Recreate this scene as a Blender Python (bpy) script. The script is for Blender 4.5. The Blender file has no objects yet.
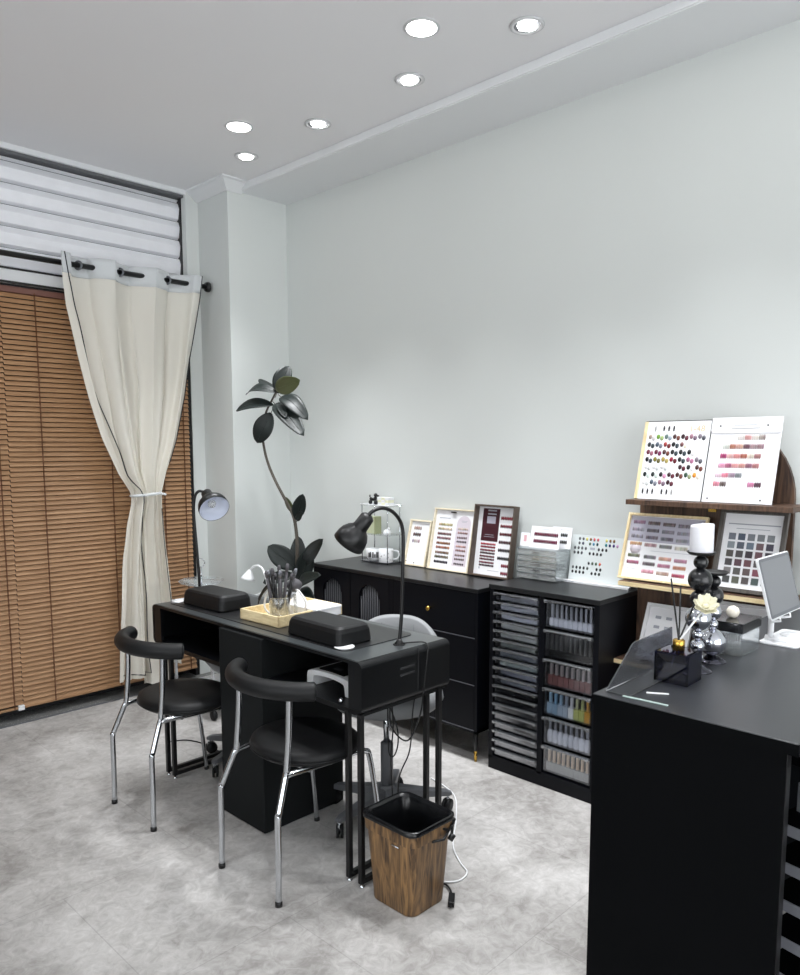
import bpy, math, random
from mathutils import Vector, Matrix
random.seed(7)
PI = math.pi
S = bpy.context.scene
COL = S.collection

# ------------------------------------------------------------------ camera
F_PX, YAW, PITCH, ROLL = 763.04, .772716, .112203, -.00164384
EYE = Vector((0, 0, 1.45))
fw = Vector((math.cos(PITCH)*math.cos(YAW), math.cos(PITCH)*math.sin(YAW), -math.sin(PITCH)))
rt0 = Vector((math.sin(YAW), -math.cos(YAW), 0)); up0 = rt0.cross(fw)
rt = math.cos(ROLL)*rt0 + math.sin(ROLL)*up0
up = -math.sin(ROLL)*rt0 + math.cos(ROLL)*up0
cam = bpy.data.objects.new('camera', bpy.data.cameras.new('camera')); COL.objects.link(cam)
mw = Matrix.Identity(4)
for i, v in enumerate((rt, up, -fw)):
    for j in range(3): mw[j][i] = v[j]
mw.translation = EYE
cam.matrix_world = mw
cam.data.sensor_fit = 'VERTICAL'; cam.data.sensor_height = 24
cam.data.lens = F_PX*24/975
cam.data.shift_y = 45.8/975
cam.data.clip_start = .02
S.camera = cam
# survey helpers: where a sight line meets a plane of known height / depth
def ray(x, y): return fw + (x-400)/F_PX*rt - (y-533.3)/F_PX*up
def onz(x, y, z): d = ray(x, y); return EYE + d*((z-EYE.z)/d.z)
def onx(x, y, X): d = ray(x, y); return EYE + d*(X/d.x)
def ony(x, y, Y): d = ray(x, y); return EYE + d*(Y/d.y)

# ------------------------------------------------------------------ materials
def lin(c):
    c = c/255
    return c/12.92 if c <= .04045 else ((c+.055)/1.055)**2.4
def rgb(r, g, b): return (lin(r), lin(g), lin(b), 1)
def mat(name, col, rough=.5, metal=0, noise=0, nscale=20, bump=0, spec=None, coat=0, sss=0, trans=0, emit=None, es=0):
    m = bpy.data.materials.new(name); m.use_nodes = True
    nt = m.node_tree; b = nt.nodes['Principled BSDF']
    b.inputs['Base Color'].default_value = col
    b.inputs['Roughness'].default_value = rough; b.inputs['Metallic'].default_value = metal
    if spec is not None: b.inputs['Specular IOR Level'].default_value = spec
    b.inputs['Coat Weight'].default_value = coat
    b.inputs['Transmission Weight'].default_value = trans
    if emit: b.inputs['Emission Color'].default_value = emit; b.inputs['Emission Strength'].default_value = es
    if noise or bump:
        tc = nt.nodes.new('ShaderNodeTexCoord'); n = nt.nodes.new('ShaderNodeTexNoise')
        n.inputs['Scale'].default_value = nscale; n.inputs['Detail'].default_value = 6
        nt.links.new(tc.outputs['Object'], n.inputs['Vector'])
        if noise:
            mx = nt.nodes.new('ShaderNodeMix'); mx.data_type = 'RGBA'
            a = [max(0, c*(1-noise)) for c in col[:3]]+[1]; c2 = [min(1, c*(1+noise)) for c in col[:3]]+[1]
            mx.inputs[6].default_value = a; mx.inputs[7].default_value = c2
            nt.links.new(n.outputs['Fac'], mx.inputs[0]); nt.links.new(mx.outputs[2], b.inputs['Base Color'])
        if bump:
            bp = nt.nodes.new('ShaderNodeBump'); bp.inputs['Strength'].default_value = bump; bp.inputs['Distance'].default_value = .004
            nt.links.new(n.outputs['Fac'], bp.inputs['Height']); nt.links.new(bp.outputs['Normal'], b.inputs['Normal'])
    return m
def clear(name, tint, gloss=.1, rough=.05, haze=0):
    m = bpy.data.materials.new(name); m.use_nodes = True; nt = m.node_tree; nt.nodes.clear()
    o = nt.nodes.new('ShaderNodeOutputMaterial'); t = nt.nodes.new('ShaderNodeBsdfTransparent'); t.inputs[0].default_value = tint
    g = nt.nodes.new('ShaderNodeBsdfGlossy'); g.inputs['Roughness'].default_value = rough; g.inputs[0].default_value = (1, 1, 1, 1)
    d = nt.nodes.new('ShaderNodeBsdfDiffuse'); d.inputs[0].default_value = (.75, .78, .8, 1)
    lw = nt.nodes.new('ShaderNodeLayerWeight'); lw.inputs[0].default_value = .35
    ad = nt.nodes.new('ShaderNodeMath'); ad.operation = 'MULTIPLY_ADD'; ad.inputs[1].default_value = .6; ad.inputs[2].default_value = gloss; ad.use_clamp = True
    nt.links.new(lw.outputs['Fresnel'], ad.inputs[0])
    m0 = nt.nodes.new('ShaderNodeMixShader'); m0.inputs[0].default_value = haze
    nt.links.new(t.outputs[0], m0.inputs[1]); nt.links.new(d.outputs[0], m0.inputs[2])
    mx = nt.nodes.new('ShaderNodeMixShader'); nt.links.new(ad.outputs[0], mx.inputs[0]); nt.links.new(m0.outputs[0], mx.inputs[1]); nt.links.new(g.outputs[0], mx.inputs[2])
    nt.links.new(mx.outputs[0], o.inputs[0])
    return m
def wood(name, c1, c2, scale=6, stretch=(1, 1, 8), rough=.45, dist=6):
    m = bpy.data.materials.new(name); m.use_nodes = True; nt = m.node_tree; b = nt.nodes['Principled BSDF']
    tc = nt.nodes.new('ShaderNodeTexCoord'); mp = nt.nodes.new('ShaderNodeMapping'); mp.inputs['Scale'].default_value = stretch
    n = nt.nodes.new('ShaderNodeTexNoise'); n.inputs['Scale'].default_value = scale; n.inputs['Detail'].default_value = 8; n.inputs['Distortion'].default_value = dist*.25
    r = nt.nodes.new('ShaderNodeValToRGB'); r.color_ramp.elements[0].position = .32; r.color_ramp.elements[1].position = .68
    r.color_ramp.elements[0].color = c1; r.color_ramp.elements[1].color = c2
    nt.links.new(tc.outputs['Object'], mp.inputs[0]); nt.links.new(mp.outputs[0], n.inputs['Vector']); nt.links.new(n.outputs['Fac'], r.inputs[0])
    nt.links.new(r.outputs[0], b.inputs['Base Color']); b.inputs['Roughness'].default_value = rough
    return m
M = {}
M['wall'] = mat('wall_paint', rgb(212, 216, 214), .75, noise=.015, nscale=3)
M['ceil'] = mat('ceiling_paint', rgb(232, 232, 234), .85, noise=.01, nscale=2)
M['trim'] = mat('plaster_trim', rgb(226, 228, 230), .7)
M['shutter'] = mat('shutter_metal', rgb(240, 241, 246), .33, .12, noise=.08, nscale=9)
M['dark'] = mat('dark_gap', rgb(40, 40, 42), .8)
M['black_metal'] = mat('black_metal', rgb(10, 10, 12), .38, 0, spec=.5)
M['black_desk'] = mat('black_desk_lacquer', rgb(9, 11, 14), .34, 0, noise=.08, nscale=8, spec=.35)
M['desk_top'] = mat('desk_top_grey', rgb(62, 66, 68), .28, 0, noise=.05, nscale=12, spec=.6)
M['black_matte'] = mat('black_panel', rgb(7, 8, 10), .6, noise=.08, nscale=6, spec=.05)
M['cabinet'] = mat('black_cabinet', rgb(6, 8, 15), .45, noise=.1, nscale=6, spec=.2)
M['cab_top'] = mat('black_wood_top', rgb(22, 23, 25), .36, noise=.15, nscale=30, spec=.6)
M['leather'] = mat('black_leather', rgb(14, 15, 17), .5, spec=.35, noise=.05, nscale=40, bump=.15)
M['vinyl'] = mat('black_vinyl', rgb(10, 11, 13), .5, spec=.35, noise=.05, nscale=30, bump=.1)
M['chrome'] = mat('chrome', rgb(205, 208, 212), .12, 1)
M['mirror'] = mat('mirror_ball', rgb(200, 202, 210), .05, 1)
M['gold'] = mat('brass', rgb(205, 165, 80), .25, 1)
M['grey_leather'] = mat('grey_leather', rgb(128, 130, 132), .5, noise=.04, nscale=25, bump=.1)
M['grey_metal'] = mat('grey_metal', rgb(110, 112, 118), .4, .3)
M['base_grey'] = mat('stool_base_grey', rgb(98, 100, 104), .45)
M['white'] = mat('white_plastic', rgb(235, 236, 238), .4)
M['paper'] = mat('white_card', rgb(240, 240, 243), .55)
M['print'] = mat('grey_print', rgb(165, 168, 178), .7)
M['lilac'] = mat('lilac_print', rgb(214, 205, 214), .6)
M['greycard'] = mat('grey_card', rgb(172, 170, 184), .6)
M['maroon'] = mat('maroon_print', rgb(62, 20, 32), .5)
M['pine'] = wood('pale_pine', rgb(214, 192, 145), rgb(240, 222, 180), 8, (6, 1, 6), .5)
M['birch'] = wood('pale_birch', rgb(226, 214, 186), rgb(242, 232, 208), 8, (1, 6, 1), .5)
M['taupe'] = wood('taupe_wood', rgb(74, 62, 54), rgb(98, 84, 74), 8, (6, 1, 1), .5)
M['charwood'] = wood('charcoal_frame', rgb(66, 62, 58), rgb(92, 87, 82), 8, (6, 1, 1), .5)
M['walnut'] = wood('walnut', rgb(52, 36, 28), rgb(104, 78, 60), 5, (1, 9, 1), .5)
M['binwood'] = wood('bin_woodgrain', rgb(58, 40, 26), rgb(156, 120, 78), 9, (4, 4, .5), .42, 9)
M['marble'] = mat('black_marble', rgb(16, 17, 20), .15, noise=.6, nscale=14)
M['wax'] = mat('candle_wax', rgb(232, 232, 238), .5)
M['pearl'] = mat('pearl', rgb(235, 228, 214), .2)
M['petal'] = mat('cream_petal', rgb(226, 222, 196), .7)
M['linerfilm'] = mat('black_bin_liner', rgb(14, 15, 17), .25, bump=.8, nscale=18)
M['leaf'] = mat('rubber_leaf', rgb(17, 27, 25), .44, noise=.25, nscale=10, spec=.45)
M['leaf_olive'] = mat('olive_leaf_underside', rgb(84, 92, 58), .45, noise=.1, nscale=20)
M['stem'] = mat('plant_stem', rgb(84, 78, 70), .7, noise=.3, nscale=60)
M['soil'] = mat('soil', rgb(50, 40, 32), .95, noise=.4, nscale=60)
M['cloth'] = mat('tea_towel', rgb(225, 224, 224), .8, noise=.03, nscale=30)
M['piping'] = mat('black_piping', rgb(24, 26, 34), .7)
M['bristle'] = mat('dark_bristle', rgb(74, 72, 76), .7)
M['bulb'] = mat('lamp_diffuser', (1, 1, 1, 1), .5, emit=(1, .985, .96, 1), es=28)
M['trimring'] = mat('downlight_ring', rgb(200, 201, 203), .5)
M['shade_in'] = mat('white_enamel', rgb(214, 220, 235), .3)
M['clear'] = clear('clear_acrylic', (.94, .96, .97, 1), .05, .05, .04)
M['drawer'] = clear('clear_drawer', (.93, .94, .97, 1), .012, .10, .008)
M['rail'] = clear('drawer_rail', (.62, .64, .68, 1), .30, .12, .10)
M['frost'] = clear('frosted_acrylic', (.9, .9, .88, 1), .10, .2, .28)
M['smoke'] = clear('smoked_acrylic', (.40, .41, .46, 1), .05, .08, .07)
M['blueglass'] = clear('dark_blue_glass', (.16, .17, .36, 1), .03, .03, 0)
M['screen'] = mat('tablet_screen', rgb(120, 122, 126), .3)
M['wire_grey'] = mat('grey_tray_edge', rgb(150, 152, 160), .45, .2)
M['cup_mark'] = mat('black_mark', rgb(20, 20, 22), .6)
M['sage'] = mat('sage_card', rgb(186, 192, 160), .6)
M['cream'] = mat('cream_block', rgb(232, 232, 205), .55)
def curtain_mat():
    m = bpy.data.materials.new('cream_linen_voile'); m.use_nodes = True; nt = m.node_tree; b = nt.nodes['Principled BSDF']
    b.inputs['Base Color'].default_value = rgb(240, 237, 227); b.inputs['Roughness'].default_value = .85
    o = nt.nodes['Material Output']
    tl = nt.nodes.new('ShaderNodeBsdfTranslucent'); tl.inputs[0].default_value = rgb(240, 237, 227)
    tr = nt.nodes.new('ShaderNodeBsdfTransparent')
    a = nt.nodes.new('ShaderNodeMixShader'); a.inputs[0].default_value = .18
    c = nt.nodes.new('ShaderNodeMixShader'); c.inputs[0].default_value = .10
    tc = nt.nodes.new('ShaderNodeTexCoord'); w = nt.nodes.new('ShaderNodeTexNoise'); w.inputs['Scale'].default_value = 6
    mp = nt.nodes.new('ShaderNodeMapping'); mp.inputs['Scale'].default_value = (60, 60, 4)
    bp = nt.nodes.new('ShaderNodeBump'); bp.inputs['Strength'].default_value = .12
    nt.links.new(tc.outputs['Object'], mp.inputs[0]); nt.links.new(mp.outputs[0], w.inputs['Vector']); nt.links.new(w.outputs['Fac'], bp.inputs['Height']); nt.links.new(bp.outputs[0], b.inputs['Normal'])
    nt.links.new(b.outputs[0], a.inputs[1]); nt.links.new(tl.outputs[0], a.inputs[2])
    nt.links.new(a.outputs[0], c.inputs[1]); nt.links.new(tr.outputs[0], c.inputs[2]); nt.links.new(c.outputs[0], o.inputs[0])
    return m
M['curtain'] = curtain_mat()
M['header'] = clear('white_curtain_header', (1, 1, 1, 1), .0, .9, .72)
def floor_mat():
    m = bpy.data.materials.new('grey_stone_vinyl'); m.use_nodes = True; nt = m.node_tree; b = nt.nodes['Principled BSDF']
    tc = nt.nodes.new('ShaderNodeTexCoord')
    n1 = nt.nodes.new('ShaderNodeTexNoise'); n1.inputs['Scale'].default_value = 2.2; n1.inputs['Detail'].default_value = 10; n1.inputs['Roughness'].default_value = .65; n1.inputs['Distortion'].default_value = .6
    n2 = nt.nodes.new('ShaderNodeTexNoise'); n2.inputs['Scale'].default_value = 22; n2.inputs['Detail'].default_value = 8; n2.inputs['Roughness'].default_value = .7; n2.inputs['Distortion'].default_value = 1.2
    ad = nt.nodes.new('ShaderNodeMath'); ad.operation = 'MULTIPLY_ADD'; ad.inputs[1].default_value = .38
    nt.links.new(n2.outputs['Fac'], ad.inputs[0])
    m1 = nt.nodes.new('ShaderNodeMath'); m1.operation = 'MULTIPLY'; m1.inputs[1].default_value = .62
    nt.links.new(n1.outputs['Fac'], m1.inputs[0]); nt.links.new(m1.outputs[0], ad.inputs[2])
    r = nt.nodes.new('ShaderNodeValToRGB'); e = r.color_ramp.elements
    e[0].position = .38; e[0].color = rgb(142, 139, 136); e[1].position = .64; e[1].color = rgb(205, 203, 201)
    br = nt.nodes.new('ShaderNodeTexBrick'); br.offset = .5
    br.inputs['Scale'].default_value = 1; br.inputs['Brick Width'].default_value = .9; br.inputs['Row Height'].default_value = .6
    br.inputs['Mortar Size'].default_value = .0018; br.inputs['Color1'].default_value = (1, 1, 1, 1); br.inputs['Color2'].default_value = (.96, .96, .96, 1); br.inputs['Mortar'].default_value = (.8, .8, .8, 1)
    mx = nt.nodes.new('ShaderNodeMix'); mx.data_type = 'RGBA'; mx.blend_type = 'MULTIPLY'; mx.inputs[0].default_value = 1
    L = nt.links.new
    L(tc.outputs['Object'], n1.inputs['Vector']); L(tc.outputs['Object'], n2.inputs['Vector']); L(tc.outputs['Object'], br.inputs['Vector'])
    L(ad.outputs[0], r.inputs[0]); L(r.outputs[0], mx.inputs[6]); L(br.outputs['Color'], mx.inputs[7]); L(mx.outputs[2], b.inputs['Base Color'])
    b.inputs['Roughness'].default_value = .5; b.inputs['Specular IOR Level'].default_value = .35
    return m
M['floor'] = floor_mat()
def granite_mat():
    m = mat('black_granite', rgb(50, 51, 52), .35); nt = m.node_tree; b = nt.nodes['Principled BSDF']
    tc = nt.nodes.new('ShaderNodeTexCoord'); v = nt.nodes.new('ShaderNodeTexVoronoi'); v.inputs['Scale'].default_value = 75
    r = nt.nodes.new('ShaderNodeValToRGB'); r.color_ramp.elements[0].position = .08; r.color_ramp.elements[0].color = rgb(215, 215, 210); r.color_ramp.elements[1].position = .25; r.color_ramp.elements[1].color = rgb(112, 113, 112)
    nt.links.new(tc.outputs['Object'], v.inputs['Vector']); nt.links.new(v.outputs['Distance'], r.inputs[0]); nt.links.new(r.outputs[0], b.inputs['Base Color'])
    return m
M['granite'] = granite_mat()
M['slat'] = wood('brown_blind_wood', rgb(150, 112, 78), rgb(176, 138, 102), 5, (.8, 14, 14), .45)
M['headrail'] = mat('brown_headrail', rgb(108, 70, 60), .5)
M['cord'] = mat('brown_cord', rgb(96, 60, 36), .8)
def vc_mat():
    m = bpy.data.materials.new('nail_lacquer'); m.use_nodes = True; nt = m.node_tree; b = nt.nodes['Principled BSDF']
    a = nt.nodes.new('ShaderNodeVertexColor'); a.layer_name = 'Col'; nt.links.new(a.outputs[0], b.inputs['Base Color'])
    b.inputs['Roughness'].default_value = .25
    return m
M['chips'] = vc_mat()
_cm = {}
def colmat(c, rough=.25, name='lacquer'):
    k = (c, rough)
    if k not in _cm: _cm[k] = mat('%s_%02x%02x%02x' % (name, *c), rgb(*c), rough)
    return _cm[k]

# ------------------------------------------------------------------ mesh builder
class B:
    def __init__(s): s.v = []; s.f = []; s.sm = []; s.c = []; s.mi = []; s.cur = 0
    def add(s, vs, fs, smooth=False, col=None):
        o = len(s.v); s.v += [tuple(v) for v in vs]
        s.f += [tuple(i+o for i in f) for f in fs]; s.sm += [smooth]*len(fs); s.mi += [s.cur]*len(fs)
        s.c += [col or (1, 1, 1, 1)]*len(vs); return s
    def box(s, a, b, col=None, mtx=None):
        (x0, y0, z0), (x1, y1, z1) = a, b
        if x0 > x1: x0, x1 = x1, x0
        if y0 > y1: y0, y1 = y1, y0
        if z0 > z1: z0, z1 = z1, z0
        vs = [Vector(p) for p in ((x0,y0,z0),(x1,y0,z0),(x1,y1,z0),(x0,y1,z0),(x0,y0,z1),(x1,y0,z1),(x1,y1,z1),(x0,y1,z1))]
        if mtx: vs = [mtx @ v for v in vs]
        return s.add(vs, [(0,3,2,1),(4,5,6,7),(0,1,5,4),(1,2,6,5),(2,3,7,6),(3,0,4,7)], False, col)
    def tube(s, pts, r, n=10, caps=True, smooth=True, closed=False):
        pts = [Vector(p) for p in pts]; N = len(pts)
        rs = r if isinstance(r, (list, tuple)) else [r]*N
        T = []
        for i in range(N):
            a = pts[i-1] if (i > 0 or closed) else pts[i]; b = pts[(i+1) % N] if (i < N-1 or closed) else pts[i]
            T.append((b-a).normalized())
        ref = Vector((0, 0, 1)) if abs(T[0].z) < .9 else Vector((1, 0, 0))
        nrm = (ref - T[0]*ref.dot(T[0])).normalized(); vs = []
        for i in range(N):
            nrm = (nrm - T[i]*nrm.dot(T[i])).normalized(); bn = T[i].cross(nrm)
            for k in range(n):
                a = 2*PI*k/n; vs.append(pts[i] + (nrm*math.cos(a) + bn*math.sin(a))*rs[i])
        fs = []
        for i in range(N if closed else N-1):
            j = (i+1) % N
            for k in range(n): fs.append((i*n+k, i*n+(k+1) % n, j*n+(k+1) % n, j*n+k))
        if caps and not closed:
            fs.append(tuple(range(n-1, -1, -1))); fs.append(tuple((N-1)*n+k for k in range(n)))
        return s.add(vs, fs, smooth)
    def lathe(s, prof, c=(0, 0, 0), n=24, mtx=None, capb=True, capt=True, smooth=True):
        c = Vector(c); vs = []
        for (r, z) in prof:
            for k in range(n):
                a = 2*PI*k/n; v = Vector((r*math.cos(a), r*math.sin(a), z))
                vs.append((mtx @ v if mtx else v) + c)
        fs = []
        for i in range(len(prof)-1):
            for k in range(n): fs.append((i*n+k, i*n+(k+1) % n, (i+1)*n+(k+1) % n, (i+1)*n+k))
        if capb: fs.append(tuple(range(n-1, -1, -1)))
        if capt: fs.append(tuple((len(prof)-1)*n+k for k in range(n)))
        return s.add(vs, fs, smooth)
    def ball(s, c, r, n=20, m=12, sc=(1, 1, 1), col=None):
        c = Vector(c); vs = []
        for i in range(m+1):
            t = PI*i/m
            for k in range(n):
                a = 2*PI*k/n; vs.append(c + Vector((r*sc[0]*math.sin(t)*math.cos(a), r*sc[1]*math.sin(t)*math.sin(a), -r*sc[2]*math.cos(t))))
        fs = [(i*n+k, i*n+(k+1) % n, (i+1)*n+(k+1) % n, (i+1)*n+k) for i in range(m) for k in range(n)]
        return s.add(vs, fs, True, col)
    def prism(s, poly, f3, h0, h1, smooth=False):
        """poly: 2-D outline; f3(u, v, h) -> 3-D point"""
        n = len(poly)
        vs = [f3(u, v, h0) for u, v in poly]+[f3(u, v, h1) for u, v in poly]
        fs = [tuple(range(n-1, -1, -1)), tuple(range(n, 2*n))]+[(k, (k+1) % n, n+(k+1) % n, n+k) for k in range(n)]
        return s.add(vs, fs, smooth)
    def chip(s, u, v, w, a, b, h, col, n=8):
        """a nail tip: low domed oval in the u-v plane raised along w"""
        vs = []
        for k in range(n):
            t = 2*PI*k/n; vs.append((u+a*math.cos(t), v+b*math.sin(t), w))
        for k in range(n):
            t = 2*PI*k/n; vs.append((u+a*.65*math.cos(t), v+b*.65*math.sin(t), w+h*.8))
        vs.append((u, v, w+h))
        fs = [(k, (k+1) % n, n+(k+1) % n, n+k) for k in range(n)]+[(n+k, n+(k+1) % n, 2*n) for k in range(n)]
        return s.add(vs, fs, True, col)
    def build(s, name, m, parent=None, bev=0, seg=2, loc=None, label=None, sub=0):
        me = bpy.data.meshes.new(name); me.from_pydata(s.v, [], s.f)
        ms = m if isinstance(m, (list, tuple)) else [m]
        for x in ms: me.materials.append(M[x] if isinstance(x, str) else x)
        me.polygons.foreach_set('use_smooth', s.sm); me.polygons.foreach_set('material_index', s.mi)
        if any(c != (1, 1, 1, 1) for c in s.c):
            at = me.color_attributes.new('Col', 'FLOAT_COLOR', 'POINT')
            at.data.foreach_set('color', [x for c in s.c for x in c])
        import bmesh
        bm = bmesh.new(); bm.from_mesh(me); bmesh.ops.recalc_face_normals(bm, faces=bm.faces); bm.to_mesh(me); bm.free()
        me.update()
        o = bpy.data.objects.new(name, me); COL.objects.link(o)
        if parent: o.parent = parent
        if loc: o.location = loc
        if bev:
            md = o.modifiers.new('bevel', 'BEVEL'); md.width = bev; md.segments = seg; md.limit_method = 'ANGLE'; md.angle_limit = .6
            md.harden_normals = False
        if sub:
            md = o.modifiers.new('sub', 'SUBSURF'); md.levels = sub; md.render_levels = sub
        if label: o['label'] = label
        return o
def tag(o, label, cat, group=None, kind=None):
    if label: o['label'] = label
    if cat: o['category'] = cat
    if group: o['group'] = group
    if kind: o['kind'] = kind
    return o
def thing(name, label, cat, loc=(0, 0, 0), rz=0, group=None, mtx=None):
    o = bpy.data.objects.new(name, None); COL.objects.link(o); o.empty_display_size = .05
    if mtx: o.matrix_world = mtx
    else: o.location = loc; o.rotation_euler = (0, 0, rz)
    return tag(o, label, cat, group)
def kids(o): return [c for c in bpy.data.objects if c.parent == o]
def copy_tree(o, parent=None):
    c = o.copy(); COL.objects.link(c); c.parent = parent
    for k in kids(o): copy_tree(k, c)
    return c
def struct(name, b, m, bev=0):
    o = b.build(name, m, bev=bev); o['kind'] = 'structure'; return o
def rrect(w, h, r, n=5, cx=0, cy=0):
    p = []
    for (x, y, a0) in ((w/2-r, h/2-r, 0), (-w/2+r, h/2-r, PI/2), (-w/2+r, -h/2+r, PI), (w/2-r, -h/2+r, 1.5*PI)):
        for k in range(n+1):
            a = a0+PI/2*k/n; p.append((cx+x+r*math.cos(a), cy+y+r*math.sin(a)))
    return p
def smooth_path(pts, n=6):
    P = [Vector(p) for p in pts]; out = []
    for i in range(len(P)-1):
        p0 = P[max(i-1, 0)]; p1 = P[i]; p2 = P[i+1]; p3 = P[min(i+2, len(P)-1)]
        for k in range(n):
            t = k/n
            out.append(.5*((2*p1)+(-p0+p2)*t+(2*p0-5*p1+4*p2-p3)*t*t+(-p0+3*p1-3*p2+p3)*t**3))
    out.append(P[-1]); return out
def aim(d):
    """rotation whose +Z axis is d"""
    return Vector(d).normalized().to_track_quat('Z', 'Y').to_matrix()

# ------------------------------------------------------------------ the setting
WX, WY, CZ, SZ = 3.03, 4.255, 2.984, 2.94
XB, YB = -2.4, -3.0
struct('floor', B().box((XB, YB, -.06), (WX+.1, 4.165, 0)), 'floor')
struct('trim_1', B().box((XB, 4.165, -.06), (WX+.1, 4.6, -.002)), 'granite')
struct('trim_2', B().box((XB, 4.155, -.01), (2.606, 4.168, .003)), 'grey_metal')
struct('ceiling', B().box((XB, YB, CZ), (WX+.1, WY, CZ+.08)), 'ceil')
struct('wall_right', B().box((WX, YB, 0), (WX+.1, 4.6, 3.06)), 'wall')
struct('wall_corner', B().box((2.606, 3.935, 0), (WX, 4.5, CZ)), 'wall')
struct('wall_far', B().box((2.522, WY, 0), (2.606, 4.5, CZ)).box((XB, 4.42, 0), (2.6, 4.5, 3.06)), 'wall')
struct('wall_left', B().box((XB-.1, YB, 0), (XB, -1.2, 3.06)).box((XB-.1, 2.6, 0), (XB, 4.5, 3.06)).box((XB-.1, -1.2, 0), (XB, 2.6, 1.0)).box((XB-.1, -1.2, 2.3), (XB, 2.6, 3.06)), 'wall')  # unseen window opening added to brighten the pillar's left side
struct('wall_back', B().box((XB, YB-.1, 0), (-1.9, YB, 3.06)).box((2.5, YB-.1, 0), (WX+.1, YB, 3.06)).box((-1.9, YB-.1, 2.8), (2.5, YB, 3.06)), 'wall')
g = B().box((2.69, YB, SZ), (WX, 3.935, CZ-.001)).box((2.684, YB, SZ+.004), (2.69, 3.90, SZ+.014)); struct('trim_3', g, 'trim')
# crown moulding round the pillar
pr = [(0, .055), (.012, .055), (.03, .04), (.066, .012), (.085, .008), (.085, 0), (0, 0)]   # (out, down)
path = [((2.606, 4.254), (-1, 0)), ((2.606, 3.935), (-1, -1)), ((2.70, 3.935), (0, -1))]
vs = []; fs = []; n = len(pr)
for (p, d) in path:
    for (o_, dn) in pr: vs.append((p[0]+d[0]*o_, p[1]+d[1]*o_, CZ-dn))
for i in range(2):
    for k in range(n): fs.append((i*n+k, i*n+(k+1) % n, (i+1)*n+(k+1) % n, (i+1)*n+k))
fs += [tuple(range(n)), tuple(2*n+k for k in range(n))]
struct('trim_4', B().add(vs, fs), 'trim')
struct('trim_5', B().box((XB, WY-.006, CZ-.028), (2.522, WY+.012, CZ-.001)), 'trim')        # white lip over the shutter
struct('trim_6', B().box((XB, 4.275, 2.945), (2.522, 4.40, CZ)), mat('housing_grey', rgb(92, 93, 96), .6))                    # shutter housing slot
struct('trim_7', B().box((XB, 4.27, 2.305), (2.522, 4.36, 2.365)), 'trim')                  # beam over the blinds
struct('trim_8', B().box((2.494, 4.262, 0), (2.522, 4.36, 2.305)).box((2.514, 4.305, 2.305), (2.522, 4.36, 2.95)).box((XB, 4.264, 2.365), (2.51, 4.272, 2.375)).box((XB, 4.262, 2.297), (2.51, 4.272, 2.306)), 'black_metal')
d1 = struct('door_1', B().box((XB, 4.34, 0), (2.50, 4.36, 2.305)), 'dark')
# roller shutter
sh = thing('roller_shutter', 'pale grey corrugated metal roller shutter panel above the curtain rod', 'shutter', (0.9, 4.33, 2.36))
g = B(); z = 2.93-2.36; poly = []
zz = 2.829+.112
while zz > 2.37:
    for dz, dy in ((0, .0), (.012, .018), (.02, .018), (.024, .004), (.03, 0), (.055, -.010), (.08, -.006), (.104, 0)):
        poly.append((dy, zz-dz))
    zz -= .109
vs = []
for (dy, z_) in poly:
    z_ = max(z_, 2.362)
    vs += [(XB-.9+.1, dy, z_-2.36), (2.5205-.9, dy, z_-2.36)]
fs = [(2*i, 2*i+1, 2*i+3, 2*i+2) for i in range(len(poly)-1)]
g.add(vs, fs, False)
o = g.build('slat_curtain', 'shutter', sh); md = o.modifiers.new('s', 'SOLIDIFY'); md.thickness = .004; md.offset = -1
g = B()
for k in range(5):
    zz = 2.829+.109-.016-.109*k
    g.box((XB-.8, .004, zz-2.36-.0025), (2.513-.9, .012, zz-2.36+.0015)).box((XB-.8, -.006, zz-2.36-.024), (2.513-.9, .002, zz-2.36-.0225))
g.build('joint_rib', 'grey_metal', sh)

# blinds
def blind(name, x0, x1, z0, z1, y, cords, label, shift=0):
    t = thing(name, label, 'blind', ((x0+x1)/2, y, z0), 0, 'brown slatted blinds')
    cx = (x0+x1)/2
    B().box((x0-cx, -.012, z1-z0-.03), (x1-cx, .03, z1-z0)).build('headrail', 'headrail', t, bev=.003)
    g = B(); pitch = .0262; k = 0; z = .022+shift
    rot = math.radians(62)
    while z < z1-z0-.035:
        c, s_ = math.cos(rot), math.sin(rot); hw, th = .0124, .0012
        pts = []
        for (a, b_) in ((-hw, -th), (hw, -th), (hw, th), (-hw, th)):
            pts.append((a*c-b_*s_, a*s_+b_*c))
        vs = [(x0-cx, p[0], z+p[1]) for p in pts]+[(x1-cx, p[0], z+p[1]) for p in pts]
        g.add(vs, [(0, 1, 2, 3), (7, 6, 5, 4), (0, 4, 5, 1), (1, 5, 6, 2), (2, 6, 7, 3), (3, 7, 4, 0)])
        z += pitch; k += 1
    g.build('slats', 'slat', t)
    B().box((x0-cx, -.012, 0), (x1-cx, .012, .012)).build('bottom_rail', 'slat', t, bev=.002)
    for xc in cords:
        B().box((xc-cx-.003, -.018, .006), (xc-cx+.003, -.0155, z1-z0-.02)).build('ladder_tape', 'cord', t)
    return t
b1 = blind('wooden_blind', 1.435, 2.485, .058, 2.272, 4.235, (1.60, 1.98, 2.30, 2.44), 'brown slatted blind behind the tied curtain, wider in view', 0)
b2 = blind('wooden_blind', .38, 1.433, .058, 2.272, 4.235, (1.385, .9, .5), 'brown slatted blind at the left edge, its slats offset from the next', .011)
B().box((-.0, -.03, -.005), (.03, -.012, .02)).build('cord_weight', 'white', b2, loc=(1.40-.9025, .01, .0))

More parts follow.
